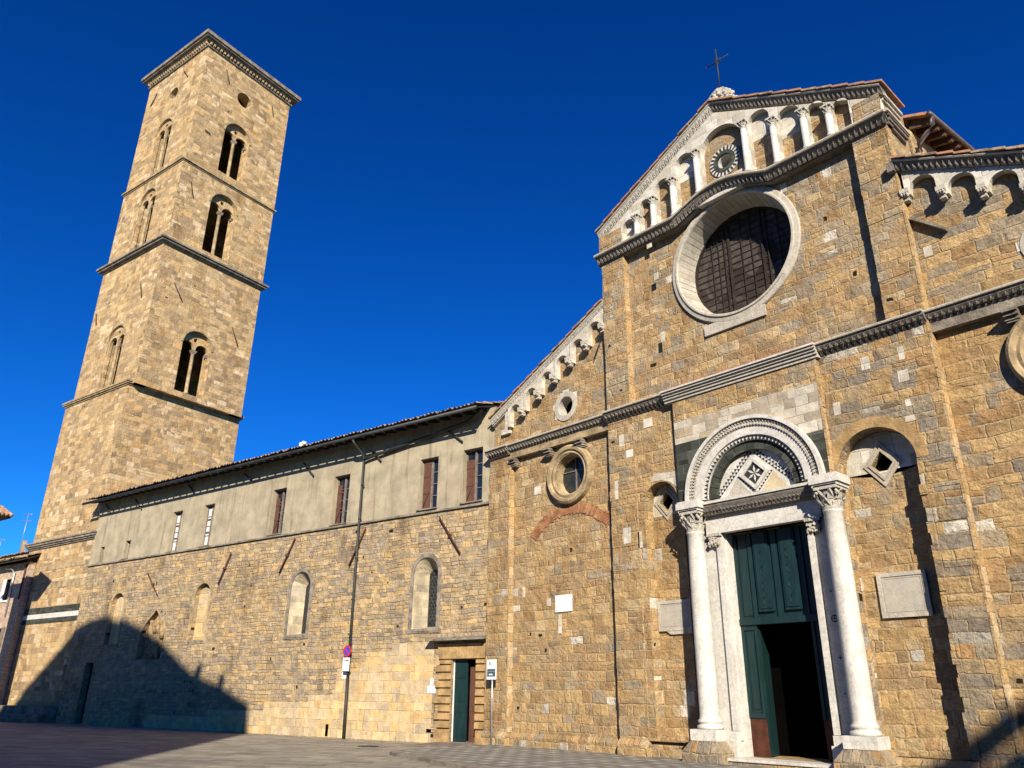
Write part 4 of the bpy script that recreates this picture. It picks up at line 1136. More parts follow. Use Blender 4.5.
# smoother ashlar zone low and right, one skin of stone a few millimetres proud
zone = [(-9.2, .02), (-2.42, .02), (-2.42, 3.5), (-4.6, 3.5), (-4.6, 3.2), (-6.0, 3.2), (-6.0, 2.6), (-7.6, 2.6), (-7.6, 1.6), (-9.2, 1.6)]
mb.plate(zone, -.008, .002); mb.build('ashlar_facing', 'wing_low', wing)
zone = [(-21, .02), (-9.205, .02), (-9.205, 1.3), (-12, 1.3), (-12, .9), (-16, .9), (-16, .6), (-21, .6)]
mb = MB(); mb.plate(zone, -.006, .002); mb.build('ashlar_facing', 'wing_low', wing)
# upper plastered wall
winds = [(.36, 1.36, 8.70, 10.88, 'A'), (2.68, 3.68, 8.70, 10.86, 'B'), (7.92, 8.92, 8.66, 10.9, 'C'), (12.28, 13.26, 8.66, 10.87, 'D'), (17.98, 18.86, 8.64, 10.82, 'E'), (20.84, 21.74, 8.62, 10.8, 'E'), (25.58, 26.10, 8.64, 9.66, 'F'), (28.36, 28.78, 8.64, 9.56, 'F')]
mb = MB(); mb.plate(R_(-.25, 29.75, 8.5, 12.45), .03, .6, [R_(a, b, c, d) for a, b, c, d, _ in winds]); mb.build('plaster_wall', 'plaster', wing)
mb = MB(); s = -.24
while s < 29.85:
    w = min(random.uniform(.6, 1.3), 29.86-s); mb.box(-s-w+.003, -s, -.09-random.uniform(0, .012), .05, 8.48+random.uniform(0, .01), 8.56+random.uniform(0, .012)); s += w
mb.build('string_course', 'grey_trim', wing)
# body, end wall, dark lining
mb = MB(); mb.box(-29.75, .2, .8, 9, 0, 12.3); mb.build('rear_body', 'void', wing)
mb = MB(); mb.box(-29.76, -29.7, .02, 9, 0, 12.4); mb.build('end_wall', 'plaster', wing)
# roof of curved tiles
def corr_roof(mb, x0, x1, y0, y1, z0, slope, pitch=.21, amp=.05, rows=10, thick=.03):
    nx = int((x1-x0)/pitch*6); ny = rows
    vs = []; fs = []
    jit = {}
    for j in range(ny+1):
        for step in (0, 1):
            if j == ny and step: continue
            y = y0+(y1-y0)*(j+step)/ny if step else y0+(y1-y0)*j/ny
            for i in range(nx+1):
                x = x0+(x1-x0)*i/nx
                ph = (x-x0)/pitch
                k = int(ph)
                if (k, j) not in jit: jit[(k, j)] = (random.uniform(-.02, .02), random.uniform(-.05, .05))
                dz, dy = jit[(k, j)]
                a = math.cos(2*PI*ph)
                z = z0+slope*(y-y0)+amp*a*(1 if a > 0 else .5)+(.045 if not step else .0)+dz
                vs.append((x, y+(dy if not step else 0), z))
    n = nx+1; layers = len(vs)//n
    for j in range(layers-1):
        for i in range(nx): fs.append((j*n+i, j*n+i+1, (j+1)*n+i+1, (j+1)*n+i))
    mb.add(vs, fs, False)
mb = MB(); corr_roof(mb, -30.15, -.02, -.86, 4.5, 12.36, .33)
r_ = mb.build('roof', 'old_tile', wing, recalc=False)
mb = MB()
mb.hexa([(-30.1, -.80, 12.22), (.0, -.80, 12.22), (.0, 4.5, 13.95), (-30.1, 4.5, 13.95)], [(-30.1, -.80, 12.27), (.0, -.80, 12.27), (.0, 4.5, 14.0), (-30.1, 4.5, 14.0)])
s = .3
while s < 30:
    mb.hexa([(-s-.05, -.76, 12.10), (-s+.05, -.76, 12.10), (-s+.05, .1, 12.36), (-s-.05, .1, 12.36)], [(-s-.05, -.76, 12.218), (-s+.05, -.76, 12.218), (-s+.05, .1, 12.49), (-s-.05, .1, 12.49)]); s += .62
mb.build('eave_rafters', 'dark_wood', wing)
mb = MB(); mb.tube([(-30.1, -.93, 12.13), (-14, -.93, 12.16), (.0, -.93, 12.2)], .075, 10); mb.build('gutter', 'gutter', wing)
mb = MB()
for (s0, z0, s1, z1) in ((2.33, 11.98, 1.36, 11.23), (6.6, 11.7, 5.95, 11.15), (11.2, 11.9, 10.33, 11.13), (15.8, 12.1, 14.9, 11.5), (20.7, 12.2, 19.9, 11.6), (25.9, 12.05, 24.94, 11.34), (29.2, 12.2, 28.4, 11.58)):
    mb = MB(); mb.tube([(-s0, -.02, z0), (-s1, -.05, z1)], .035, 6); mb.build('eave_tie', 'iron', wing)

mb = MB()
mb.tube([(-6.98, -.90, 12.1), (-6.97, -.7, 11.9), (-6.96, -.2, 11.55), (-6.95, -.13, 11.3), (-6.90, -.13, 6), (-6.82, -.13, 2.2)], .055, 10)
for z in (10.2, 8.7, 7.0, 5.3, 3.9): mb.tube([(-6.9, -.13, z-.03), (-6.9, -.13, z+.03)], .075, 10)
dp = mb.build('downpipe', 'gutter', wing)
mb = MB(); mb.tube([(-6.82, -.13, 2.2), (-6.77, -.13, 0.02)], .065, 10); mb.m(1); mb.tube([(-6.83, -.13, 2.28), (-6.82, -.13, 1.85)], .062, 10); mb.build('cast_iron_foot', ['iron', 'rust_iron'], dp)
mb = MB(); mb.tube([(-6.95, -.13, 11.35), (-6.5, -.13, 11.42), (-1.0, -.16, 12.0), (-.1, -.5, 12.25)], .07, 8); mb.build('sloping_pipe', 'gutter', wing)
ch = MB(); ch.box(-13.1, -12.75, .9, 1.25, 12.6, 13.2); ch.m(1); ch.tube([(-12.9, 1.08, 13.2), (-12.9, 1.08, 13.5)], .12, 10); ch.tube([(-12.9, 1.08, 13.42), (-12.75, 1.08, 13.5), (-12.6, 1.08, 13.42)], .09, 8)
ch.build('chimney', ['house', 'paper'], wing)
# windows
for a, b, c, d, k in winds:
    cx = -(a+b)/2; w = (b-a)/2
    mb = MB(); yf = .26
    mb.box(cx-w, cx-w+.05, yf, yf+.06, c, d); mb.box(cx+w-.05, cx+w, yf, yf+.06, c, d); mb.box(cx-w, cx+w, yf, yf+.06, d-.06, d); mb.box(cx-w, cx+w, yf, yf+.06, c, c+.06)
    if k != 'F':
        mb.box(cx-.045, cx+.045, yf-.02, yf+.06, c, d)
        for t in (.27, .5, .73): mb.box(cx-w, cx+w, yf, yf+.04, c+(d-c)*t-.015, c+(d-c)*t+.015)
    wo = mb.build('window', 'grey_wood', wing)
    mb = MB(); mb.box(cx-w, cx+w, yf+.045, yf+.07, c, d); mb.build('pane', 'glass', wo)
    if k in 'AB' or k in 'CD':
        mb = MB(); 
        mb.box(cx-w+.055, cx-.05 if k in 'AB' else cx-w*.35, yf-.035, yf-.001, c+.08, d-.08 if k == 'B' else d-.4)
        for t in (.33, .66): mb.box(cx-w+.055, cx-.05, yf-.05, yf-.034, c+(d-c)*t-.03, c+(d-c)*t+.03)
        mb.build('inner_shutter', 'brown_wood', wo)
        mb = MB(); mb.tube([(cx-w+.1, yf-.07, c+.12), (cx-.1, yf-.07, c+.75)], .012, 5); mb.build('stay_bar', 'iron', wo)
    if k == 'E':
        mb = MB()
        for t in range(3): mb.box(cx-w+.06, cx+w-.06, yf-.0+.03, yf+.044, c+.12+t*.68, c+.70+t*.68)
        mb.build('curtain', 'curtain', wo)
    mb = MB(); mb.box(cx-w-.05, cx+w+.05, -.06, .25, c-.05, c-.002); mb.build('sill', 'grey_trim', wo)
# tie bars
for (s0, z0, s1, z1) in ((2.39, 8.24, 1.26, 6.70), (6.53, 8.27, 7.36, 6.71), (11.1, 8.29, 11.95, 6.75), (15.8, 8.06, 16.51, 6.55), (22.97, 7.57, 21.71, 6.38)):
    mb = MB(); mb.tube([(-s0, -.10, z0), (-s1, -.10, z1)], .034, 6); m_ = ((s0+s1)/2, (z0+z1)/2); mb.tube([(-m_[0], -.16, m_[1]), (-m_[0], .05, m_[1])], .055, 8)
    mb.build('tie_bar', 'rust_iron', wing)
# arched windows
for s, op in arch_w:
    cx = -s; mb = MB()
    mb.plate(archp(cx-.80, cx+.80, 3.84, 6.08, 20), -.03, .03, [archp(cx-.635, cx+.635, 4.0, 6.08, 20)])
    fr = mb.build('arched_window', 'grey_trim' if op else 'tan_plain', wing)
    if op:
        n = 20; A = archp(cx-.64, cx+.64, 4.0, 6.08, n); B = archp(cx-.27, cx+.27, 4.10, 6.02, n)
        mb = MB(); k = len(A); mb.add([(x, .0, z) for x, z in A]+[(x, .52, z) for x, z in B], [(i, (i+1) % k, k+(i+1) % k, k+i) for i in range(k)]); mb.build('splayed_reveal', 'splay', fr, recalc=False) if 'splay' in MAT else None
        if 'splay' not in MAT:
            MAT['splay'] = ashlar('pale_splay_blocks', .6, .32, [(0, W(.46, .385, .26)), (.4, W(.42, .35, .235)), (.7, W(.34, .29, .21)), (.9, W(.2, .18, .145))], mortar=(.38, .32, .22), mw=.006, bump=.015, split=.0, stain=((.5, .48, .45), .8))
            mb.build('splayed_reveal', 'splay', fr, recalc=False)
        mb = MB(); mb.plate(B, .52, .56); g_ = mb.build('pane', 'lead_glass', fr)
        mb = MB()
        z = 4.2; row = 0
        while z < 6.25:
            for q in (-.16, .0, .16) if row % 2 else (-.08, .08):
                if q == 0 or True:
                    a = [(cx+q+.09*math.cos(PI/6+i*PI/3), .505, z+.09*math.sin(PI/6+i*PI/3)) for i in range(7)]
                    mb.tube(a, .007, 4)
            z += .135; row += 1
        mb.build('lattice', 'grey_trim', g_)
        mb = MB(); mb.box(cx-.64, cx+.64, -.05, .3, 3.9, 3.998); mb.build('sill', 'grey_trim', fr)
    else:
        mb = MB(); mb.plate(archp(cx-.64, cx+.64, 4.0, 6.08, 16), .24, .3); mb.build('blocked_infill', 'wing_low', fr)
        mb = MB(); mb.box(cx-.66, cx+.66, -.05, .25, 3.9, 3.998); mb.build('sill', 'grey_trim', fr)
# relief niche
mb = MB(); mb.plate([(x*1+(x+21.65)*.08, z if z < 4 else z+.08) for x, z in niche_poly], -.04, .02, [niche_poly]); nf = mb.build('relief_niche', 'tan_plain', wing)
mb = MB(); mb.plate(niche_poly, .3, .34)
mb.plate([(-22.1, 3.5), (-21.65, 3.3), (-21.2, 3.5), (-21.15, 4.4), (-22.15, 4.4)], .12, .3)
for i in range(46):
    a = random.random()*2*PI; r = random.uniform(.5, .95); x = -21.65+r*math.cos(a)*.95; z = 4.15+r*math.sin(a)*.95
    if z < 3.3 or z > 5.2 or abs(x+21.65) > 1.0: continue
    q = random.uniform(.09, .17); mb.lathe(x, .24, [(q*.2, -q*1.4), (q, -q*.3), (q*.8, q*.8), (q*.1, q*1.3)], 8, z)
for sx in (-.55, .55): mb.lathe(-21.65+sx, .2, [(.1, -.5), (.17, -.2), (.13, .15), (.08, .2), (.12, .3), (.1, .42), (.02, .46)], 10, 4.7)
mb.build('carved_relief', 'lens_stone', nf)
# small dark side door left
mb = MB(); mb.box(-27.75, -26.9, .35, .42, .02, 3.1)
for k in range(5): mb.box(-27.74+.17*k, -27.6+.17*k, .33, .35, .04, 3.05)
mb.build('plank_door', 'dark_wood', wing)
# rusticated doorway
dw = MB()
for side in (0, 1):
    z = .02; k = 0
    while z < 2.86:
        h = .27 if z > .5 else .5; h = min(h, 2.86-z)
        long_ = k % 2 == 0
        if side == 0: x1, x0 = -1.52, -1.52-(.72 if long_ else .55)
        else: x0, x1 = -.36, -.36+(.50 if long_ else .38)
        pj = .10 if z > .5 else .05
        dw.hexa([(x0, -.005, z+.012), (x1, -.005, z+.012), (x1, -.005, z+h-.012), (x0, -.005, z+h-.012)], [(x0+.015, -pj+random.uniform(-.01, .01), z+.03), (x1-.0, -pj, z+.03), (x1-.0, -pj, z+h-.04), (x0+.015, -pj, z+h-.04)])
        z += h; k += 1
for i in range(7):
    x0 = -2.2+.35*i; dw.hexa([(x0+.02+(.05*(3-i)*.5), -.005, 2.87), (x0+.33+(.05*(3-i)*.5), -.005, 2.87), (x0+.345, -.005, 3.42), (x0+.005, -.005, 3.42)], [(x0+.03+(.05*(3-i)*.5), -.09, 2.88), (x0+.32+(.05*(3-i)*.5), -.09, 2.88), (x0+.335, -.09, 3.40), (x0+.015, -.09, 3.40)])
dwo = dw.build('doorway', 'door_stone' if 'door_stone' in MAT else 'ochre_plain', wing)
mb = MB(); mb.hexa([(-2.55, .01, 3.56), (.2, .01, 3.56), (.2, -.42, 3.50), (-2.55, -.42, 3.50)], [(-2.55, .01, 3.66), (.2, .01, 3.66), (.2, -.42, 3.56), (-2.55, -.42, 3.56)]); mb.build('stone_canopy', 'grey_trim', dwo)
mb = MB(); mb.box(-1.515, -.365, -.02, 1.5, .02, .09); mb.build('doorstep', 'grey_trim', dwo)
mb = MB(); mb.box(-1.49, -.90, .14, .19, .1, 2.84)
for z0, z1 in ((.25, .95), (1.05, 1.3), (1.42, 2.1), (2.2, 2.7)):
    mb.box(-1.42, -.98, .122, .14, z0, z1); mb.box(-1.36, -1.04, .112, .123, z0+.06, z1-.06)
d1 = mb.build('door', 'green_paint', wing)
mb = MB(); mb.box(-1.515, -1.49, .10, .15, .1, 2.84); mb.build('white_edge', 'paper', d1)
mb = MB(); mb.box(-.93, -.62, .35, .4, .1, 2.6); mb.box(-.88, -.67, .335, .35, .3, 1.0); mb.box(-.88, -.67, .335, .35, 1.1, 2.4); mb.build('inner_door', 'brown_wood', d1)
mb = MB(); mb.box(-1.515, -.365, .79, .80, .1, 2.85); mb.build('dark_passage', 'void', d1)
# vents
mb = MB(); mb.box(-7.98, -7.82, -.016, .01, .06, .5); mb.build('vent_opening', 'void', wing); mb = MB(); mb.box(-2.62, -2.4, -.016, .01, .36, .48); mb.build('vent_opening', 'void', wing)

t = MB().box(-7.17, -6.98, -.03, -.003, 2.22, 2.44); 
def wobj(mb, name, mats, s, z, label, cat, y=0):
    o = mb.build(name, mats); o.location = wpt(s, -y, z); o.rotation_euler = (0, 0, WR); return tag(o, label, cat)
mb = MB().box(-.13, .13, -.03, -.01, -.12, .12); wobj(mb, 'small_white_notice', 'paper', 7.14, 2.33, 'small blank white square on the wall beside the downpipe below the parking sign', 'notice')
mb = MB().box(-.19, .19, -.035, -.012, -.13, .13); mb.plate([(-.06, .15), (.06, .15), (.08, .32), (.05, .4), (-.05, .4), (-.08, .32)], -.03, -.012)
wobj(mb, 'white_wall_plaque', 'paper', 2.45, 1.82, 'white plaque with a small shield above it beside the green side door', 'plaque')
# no parking sign
np_ = thing('no_parking_sign', 'round blue and red no parking sign with white panel on the dark downpipe', 'road sign', tuple(wpt(6.86, .24, 3.25)), WR)
mb = MB(); mb.ring(0, 0, [(.001, -.012), (.001, .0), (.225, .0), (.225, -.012)], 32); mb.build('sign_disc', 'red', np_)
mb = MB(); mb.ring(0, 0, [(.001, -.016), (.001, -.013), (.165, -.013), (.165, -.016)], 32); mb.build('blue_field', 'blue', np_)
mb = MB(); a = rad(-45); 
u = Vector((math.cos(a), math.sin(a))); v_ = Vector((-u.y, u.x))
pp = [tuple(u*(-.18)-v_*.022), tuple(u*.18-v_*.022), tuple(u*.18+v_*.022), tuple(u*(-.18)+v_*.022)]
mb.plate(pp, -.020, -.0165); mb.build('red_slash', 'red', np_)
mb = MB(); mb.box(-.19, .19, -.012, 0, -.76, -.25); pn = mb.build('white_panel', 'paper', np_)
mb = MB(); mb.box(-.15, .15, -.014, -.0125, -.50, -.485); mb.box(-.13, -.09, -.014, -.0125, -.40, -.35); mb.box(-.04, .14, -.014, -.0125, -.39, -.345); mb.box(-.07, -.05, -.014, -.0125, -.4, -.36)
for i in range(3): mb.box(-.13, .12-.03*i, -.014, -.0125, -.60-.05*i, -.588-.05*i)
mb.build('printed_lines', 'ink', pn)
mb = MB(); mb.box(-.17, .17, .0, .1, -.78, -.70); mb.box(-.03, .03, .0, .1, .0, .04); mb.build('bracket', 'iron', np_)
# sign post on the sidewalk
sx, sy = -21.3, -.52
sp = thing('sign_post', 'small white and dark information sign on a thin steel pole by the side door', 'sign', (sx, sy, .1), rad(6))
mb = MB(); mb.tube([(0, 0, 0), (0, 0, 2.62)], .028, 8); mb.build('pole', 'steel', sp)
mb = MB(); mb.box(-.215, .215, -.06, -.03, 2.04, 2.68); bd = mb.build('sign_board', 'paper', sp)
mb = MB(); mb.box(-.19, .19, -.063, -.0605, 2.13, 2.38); mb.build('dark_band', 'slate_ink', bd)
mb = MB(); mb.box(-.1, .06, -.066, -.0635, 2.18, 2.22); mb.box(-.17, .17, -.066, -.0635, 2.30, 2.305); mb.m(1); mb.box(-.09, -.05, -.066, -.0605, 2.5, 2.6); mb.box(-.02, .1, -.066, -.0605, 2.54, 2.55); mb.box(-.06, -.04, -.0665, -.061, 2.48, 2.62)
mb.build('printed_marks', ['paper', 'slate_ink'], bd)
# door mat / ramp
q = [wpt(1.9, .25, 0), wpt(.2, .25, 0), wpt(.3, 1.25, 0), wpt(2.1, 1.35, 0)]
mb = MB(); mb.hexa([(p.x, p.y, .004) for p in q], [(q[0].x, q[0].y, .09), (q[1].x, q[1].y, .09), (q[2].x, q[2].y, .03), (q[3].x, q[3].y, .03)])
tag(mb.build('door_ramp', 'brown_mat'if 'brown_mat' in MAT else 'grey_wood'), 'low brown ramp on the paving in front of the green side door', 'ramp')

# ------------------------------------------------------------------ TOWER
tw = thing('bell_tower', 'tall square tan stone bell tower with paired arched openings and a projecting flat cornice', 'bell tower', tuple(P0), WR)
stages = [ # x right, x left, y front, y back, z0, z1
    (-29.90, -38.20, .14, 8.75, 0, 10.35), (-29.90, -38.00, .16, 8.75, 10.35, 20.35), (-29.42, -37.42, .30, 8.55, 20.35, 31.15),
    (-29.20, -37.25, .36, 8.5, 31.15, 38.1), (-29.05, -37.2, .40, 8.45, 38.1, 48.9)]
def bif(c, zt, zb, R=1.12):
    return archp(c-R, c+R, zb, zt-R, 20)
wins = {2: (25.5, 20.75), 3: (37.05, 31.75), 4: (43.7, 38.75)}
for i, (xr, xl, yf, yb, z0, z1) in enumerate(stages):
    mb = MB(); T = .9
    fh = []; rh = []
    if i in wins:
        zt, zb = wins[i]; fh = [bif(-33.2, zt, zb, 1.05)]; rh = [bif(4.15, zt, zb)]
        if i == 4: fh.append(circ(-33.0, 46.2, .6, 24)); rh.append(circ(4.2, 46.3, .66, 28))
    mb.plate(rect(xl, xr, z0, z1), yf, yf+T, fh)
    mb.plate(rect(yf+.001, yb, z0, z1), 0, T, rh, f=lambda a, b, z, xr=xr: (xr-.0005-b, a, z))
    mb.plate(rect(yf+.001, yb, z0, z1), 0, T, [], f=lambda a, b, z, xl=xl: (xl+.0005+b, a, z))
    mb.plate(rect(xl, xr, z0, z1), yb-T, yb, [])
    mb.box(xl+.5, xr-.5, yf+.5, yb-.5, z1-.4, z1-.05)
    mb.build('tower_stage', 'tower', tw)
def tcorn(st, z, prof, mat, nm='string_course'):
    xr, xl, yf, yb = st[:4]; mb = MB()
    for o, a, b in prof: mb.box(xl-o, xr+o, yf-o, yb+o, z+a, z+b)
    return mb.build(nm, mat, tw)
tcorn(stages[0], 10.2, [(.08, 0, .1), (.16, .101, .2), (.24, .201, .33), (.30, .331, .42)], 'grey_trim')
tcorn(stages[1], 20.25, [(.07, 0, .1), (.16, .101, .2), (.22, .201, .32), (.14, .321, .38)], 'tan_plain')
tcorn(stages[2], 30.95, [(.12, 0, .12), (.30, .121, .26), (.42, .261, .40)], 'grey_trim')
tcorn(stages[3], 38.0, [(.06, 0, .1), (.16, .101, .22)], 'tan_plain')
tcorn(stages[4], 48.9, [(.12, 0, .15), (.30, .40, .55), (.50, .551, .68), (.62, .681, .98), (.5, .981, 1.08)], 'grey_trim', 'top_cornice')
mb = MB(); xr, xl, yf, yb = stages[4][:4]
x = xl
while x < xr+.2: mb.box(x, x+.14, yf-.26, yf, 49.05, 49.3); x += .31
y = yf
while y < yb: mb.box(xr, xr+.26, y, y+.14, 49.05, 49.3); y += .31
mb.build('dentils', 'tan_plain', tw)
mb = MB(); cxm, cym = (xr+xl)/2, (yf+yb)/2
mb.add([(xl-.5, yf-.5, 49.99), (xr+.5, yf-.5, 49.99), (xr+.5, yb+.5, 49.99), (xl-.5, yb+.5, 49.99), (cxm, cym, 50.8)], [(0, 1, 4), (1, 2, 4), (2, 3, 4), (3, 0, 4), (3, 2, 1, 0)]); mb.build('tower_roof', 'terracotta', tw)
def bifora(zt, zb, R, fmap, b0=.30):
    """two lights, colonnette, pierced lunette, hood moulding; (a, b, z): along, inward, up"""
    c = 0; zs = zt-R; r = (R-.14)/2
    lt = lambda s: archp(s*(r+.1)-r if s else 0, s*(r+.1)+r, zb+.12, zs-.12, 14)
    Pm = lambda a, b, z: fmap(a, b, z)
    mb = MB(); hl = [archp(-R+.05, -.08, zb+.12, zs-.16, 14), archp(.08, R-.05, zb+.12, zs-.16, 14), circ(0, zs+.55, .16, 14)]
    mb.plate(archp(-R, R, zb, zs, 20), b0, b0+.2, hl, f=Pm); w = mb.build('belfry_window', 'tower', tw)
    mb = MB(); n = 24; prof = [(R, 0.02), (R, -.05), (R+.14, -.05), (R+.14, .02)]; vs = []
    k = len(prof)
    for i in range(n+1):
        a = PI*i/n
        for rr, b in prof: vs.append(Pm(rr*math.cos(a), b, zs+rr*math.sin(a)))
    fs = [(i*k+j, i*k+(j+1) % k, (i+1)*k+(j+1) % k, (i+1)*k+j) for i in range(n) for j in range(k)]+[tuple(range(k)), tuple(n*k+j for j in range(k))]
    mb.add(vs, fs); mb.build('hood_moulding', 'tan_plain', w)
    p = Vector(Pm(0, b0+.08, 0))
    mb = MB(); mb.lathe(p.x, p.y, [(.17, 0), (.17, .08), (.12, .14), (.11, zs-.5-zb-.12), (.13, zs-.46-zb-.12)], 12, zb+.12)
    cc = mb.build('colonnette', 'tan_plain', w)
    mb = MB(); mb.hexa([Pm(-.12, .26, zs-.48), Pm(.12, .26, zs-.48), Pm(.12, .5, zs-.48), Pm(-.12, .5, zs-.48)], [Pm(-.22, .2, zs-.25), Pm(.22, .2, zs-.25), Pm(.22, .56, zs-.25), Pm(-.22, .56, zs-.25)]); mb.build('capital', 'grey_trim', cc)
    mb = MB(); mb.hexa([Pm(R, .28, zs-.42), Pm(R-.12, .28, zs-.42), Pm(R-.12, .6, zs-.42), Pm(R, .6, zs-.42)], [Pm(R, .24, zs-.25), Pm(R-.2, .24, zs-.25), Pm(R-.2, .6, zs-.25), Pm(R, .6, zs-.25)]); mb.build('impost', 'grey_trim', w)
for i, (zt, zb) in wins.items():
    xr, xl, yf, yb = stages[i][:4]
    bifora(zt, zb, 1.12, lambda a, b, z, xr=xr: (xr-b, 4.15+a, z))
    bifora(zt, zb, 1.05, lambda a, b, z, yf=yf: (-33.2+a, yf+b, z), b0=.12)
mb = MB()
mb.box(-38.23, -29.87, .105, .14, 5.46, 6.42); bb = mb.build('dark_stone_band', 'green_marble', tw)
mb = MB(); mb.box(-38.25, -29.86, .09, .104, 5.74, 6.02); mb.build('white_stone_band', 'marble', bb)
mb = MB(); mb.box(-38.22, -29.88, .12, .139, 7.55, 7.95); mb.box(-38.22, -29.88, .12, .139, 8.7, 9.0); mb.build('grey_stone_band', 'tower_grey' if 'tower_grey' in MAT else 'tan_plain', tw)
mb = MB()   # iron ties on the tower
for a, z0, b, z1 in ((2.2, 47.9, 2.6, 46.9), (6.7, 47.6, 7.0, 46.7), (1.6, 28.3, 2.4, 27.2), (6.6, 26.9, 7.3, 25.6), (1.4, 41.4, 1.9, 41.3), (1.2, 36.6, 1.6, 35.4)):
    mb.tube([(-28.98 if z0 > 38.1 else -29.14 if z0 > 31.2 else -29.36, a, z0), (-28.98 if z0 > 38.1 else -29.14 if z0 > 31.2 else -29.36, b, z1)], .04, 5); mb.build('iron_tie', 'iron', tw); mb = MB()
for a, z0, b, z1 in ((-36.3, 46.6, -35.7, 47.6), (-32.0, 48.0, -31.2, 47.0), (-37.0, 27.5, -36.6, 26.5), (-31.3, 28.2, -30.8, 27.0)):
    yy = .34 if z0 > 38 else .24
    mb = MB(); mb.tube([(a, yy, z0), (b, yy, z1)], .04, 5); mb.build('iron_tie', 'iron', tw)
for i, (xr, xl, yf, yb, z0, z1) in enumerate(stages):
    mb = MB(); z = z0+.45; k = 0
    while z < z1-.4:
        h = min(random.uniform(.3, .42), z1-.35-z); l = .75 if k % 2 else .42; p_ = random.uniform(.004, .022)
        mb.box(xr-(1.17-l), xr+p_, yf-p_, yf+l, z+.004, z+h-.004); z += h; k += 1
    mb.build('corner_quoins', 'tower', tw)
# steps at the tower foot
st = thing('stone_steps', 'low dark stone steps and ledge along the foot of the bell tower', 'steps', tuple(P0), WR)
mb = MB(); mb.box(-42, -30.0, -.9, .13, 0, .42); mb.box(-42, -30.0, -.55, .13, .421, .82); mb.box(-42, -30.0, -1.4, -.901, 0, .2); mb.build('ledge', 'grey_trim', st)

# ------------------------------------------------------------------ left brick house, rear roof, antennas, near eave
lh = thing('brick_house', 'small old brick house with dark eave beside the foot of the bell tower', 'house', tuple(P0), WR)
mb = MB(); mb.plate(rect(-52, -36.78, 0, 9.35), -.3, .1, [rect(-39.7, -38.75, 7.05, 8.4), rect(-39.2, -38.3, 3.3, 5.3)]); mb.box(-52, -38.3, .1, 8, 0, 9.3); mb.build('brick_wall', 'house', lh)
mb = MB(); mb.hexa([(-52, -1.0, 9.3), (-36.45, -1.0, 9.3), (-36.45, .1, 9.75), (-52, .1, 9.75)], [(-52, -1.0, 9.38), (-36.45, -1.0, 9.38), (-36.45, .1, 9.83), (-52, .1, 9.83)]); mb.box(-52, -38.4, .1, 4, 9.75, 9.85); mb.build('roof', 'dark_wood', lh)
mb = MB(); corr_roof(mb, -52, -36.4, -1.05, .12, 9.47, .4, rows=3); mb.build('roof_tiles', 'old_tile', lh, recalc=False)
mb = MB(); mb.box(-39.7, -38.75, .0, .05, 7.05, 8.4); w1 = mb.build('window', 'glass', lh)
mb = MB(); mb.box(-39.72, -39.35, -.36, -.31, 7.0, 8.4); mb.box(-39.8, -38.7, -.36, .0, 6.95, 7.04); mb.build('frame', 'paper', w1)
mb = MB(); mb.box(-39.2, -38.3, .0, .05, 3.3, 5.3); w2 = mb.build('window', 'glass', lh)
mb = MB(); mb.box(-38.32, -37.9, -.36, -.31, 3.25, 5.35); mb.box(-39.35, -38.95, -.36, -.31, 3.25, 5.35); mb.build('shutter', 'grey_wood', w2)
mb = MB(); mb.tube([(-36.95, -.38, 9.2), (-36.95, -.38, 7.0)], .05, 8); mb.build('downpipe', 'rust_iron', lh)
mb = MB(); mb.tube([(-39.5, -.5, 9.1), (-38.6, -.5, 9.0), (-38.3, -.4, 8.7), (-38.25, -.36, 6)], .05, 8); mb.build('grey_drain', 'steel', lh)
rh_ = thing('rear_house', 'grey tiled house roof rising behind the small brick house', 'house', tuple(wpt(46.5, -4.2, 0)), WR)
mb = MB(); mb.box(-14, -.2, 0, 6, 0, 11.6); mb.build('wall', 'house', rh_)
mb = MB(); corr_roof(mb, -14, -.1, -.4, 3, 11.5, .32, rows=6); mb.build('roof', 'old_tile', rh_, recalc=False)
mb = MB(); mb.box(-4.4, -4.1, .5, .8, 11.5, 12.9); mb.build('chimney', 'house', rh_)
def antenna(s, o, z0, h, lab, n=2):
    t = thing('tv_antenna', lab, 'antenna', tuple(wpt(s, o, z0)), WR+rad(25), 'antennas above the rear roof')
    mb = MB(); mb.tube([(0, 0, 0), (0, 0, h)], .022, 5); mb.build('mast', 'steel', t)
    mb = MB()
    for k in range(n):
        z = h-.12-.55*k; mb.tube([(-.45, 0, z), (.45, 0, z)], .014, 4)
        for j in range(6): mb.tube([(-.4+.16*j, -.18, z), (-.4+.16*j, .18, z)], .009, 4)
    mb.build('aerial', 'steel', t)
antenna(50.6, -4.6, 11.9, 3.2, 'tall pale television antenna right beside the bell tower')
antenna(54.5, -4.6, 11.9, 1.5, 'short television antenna left of the tall one', 1)
eh = thing('near_house', 'house at the left edge whose tiled eave corner juts into the sky', 'house', tuple(wpt(30.75, 4.6, -.3)), WR)
mb = MB(); mb.plate([(-2.9, .3), (-1.7, .3), (-1.7, 10.95), (-2.9, 10.95)], -.9, .0); mb.build('wall', 'house_plaster', eh)  # unseen wall narrowed to a pier so the brick house stays sunlit
mb = MB(); mb.plate([(-4.6, 11.0), (0, 11.0), (0, 11.08), (-1.6, 11.75), (-2.3, 11.75), (-3.3, 11.0)], -1.2, .2); mb.build('eave_boards', 'dark_wood', eh)
mb = MB(); y = -1.2
while y < .2:
    mb.cur = random.choice([0, 0, 1])
    z0 = 11.16+random.uniform(-.02, .02)
    for k in range(4):
        a = .1-.42*k+random.uniform(-.03, .03)
        mb.tube([(a, y+.1, z0+.178*k), (a-.46, y+.1, z0+.178*(k+1)+.02)], [.115, .09], 8)
    y += .21
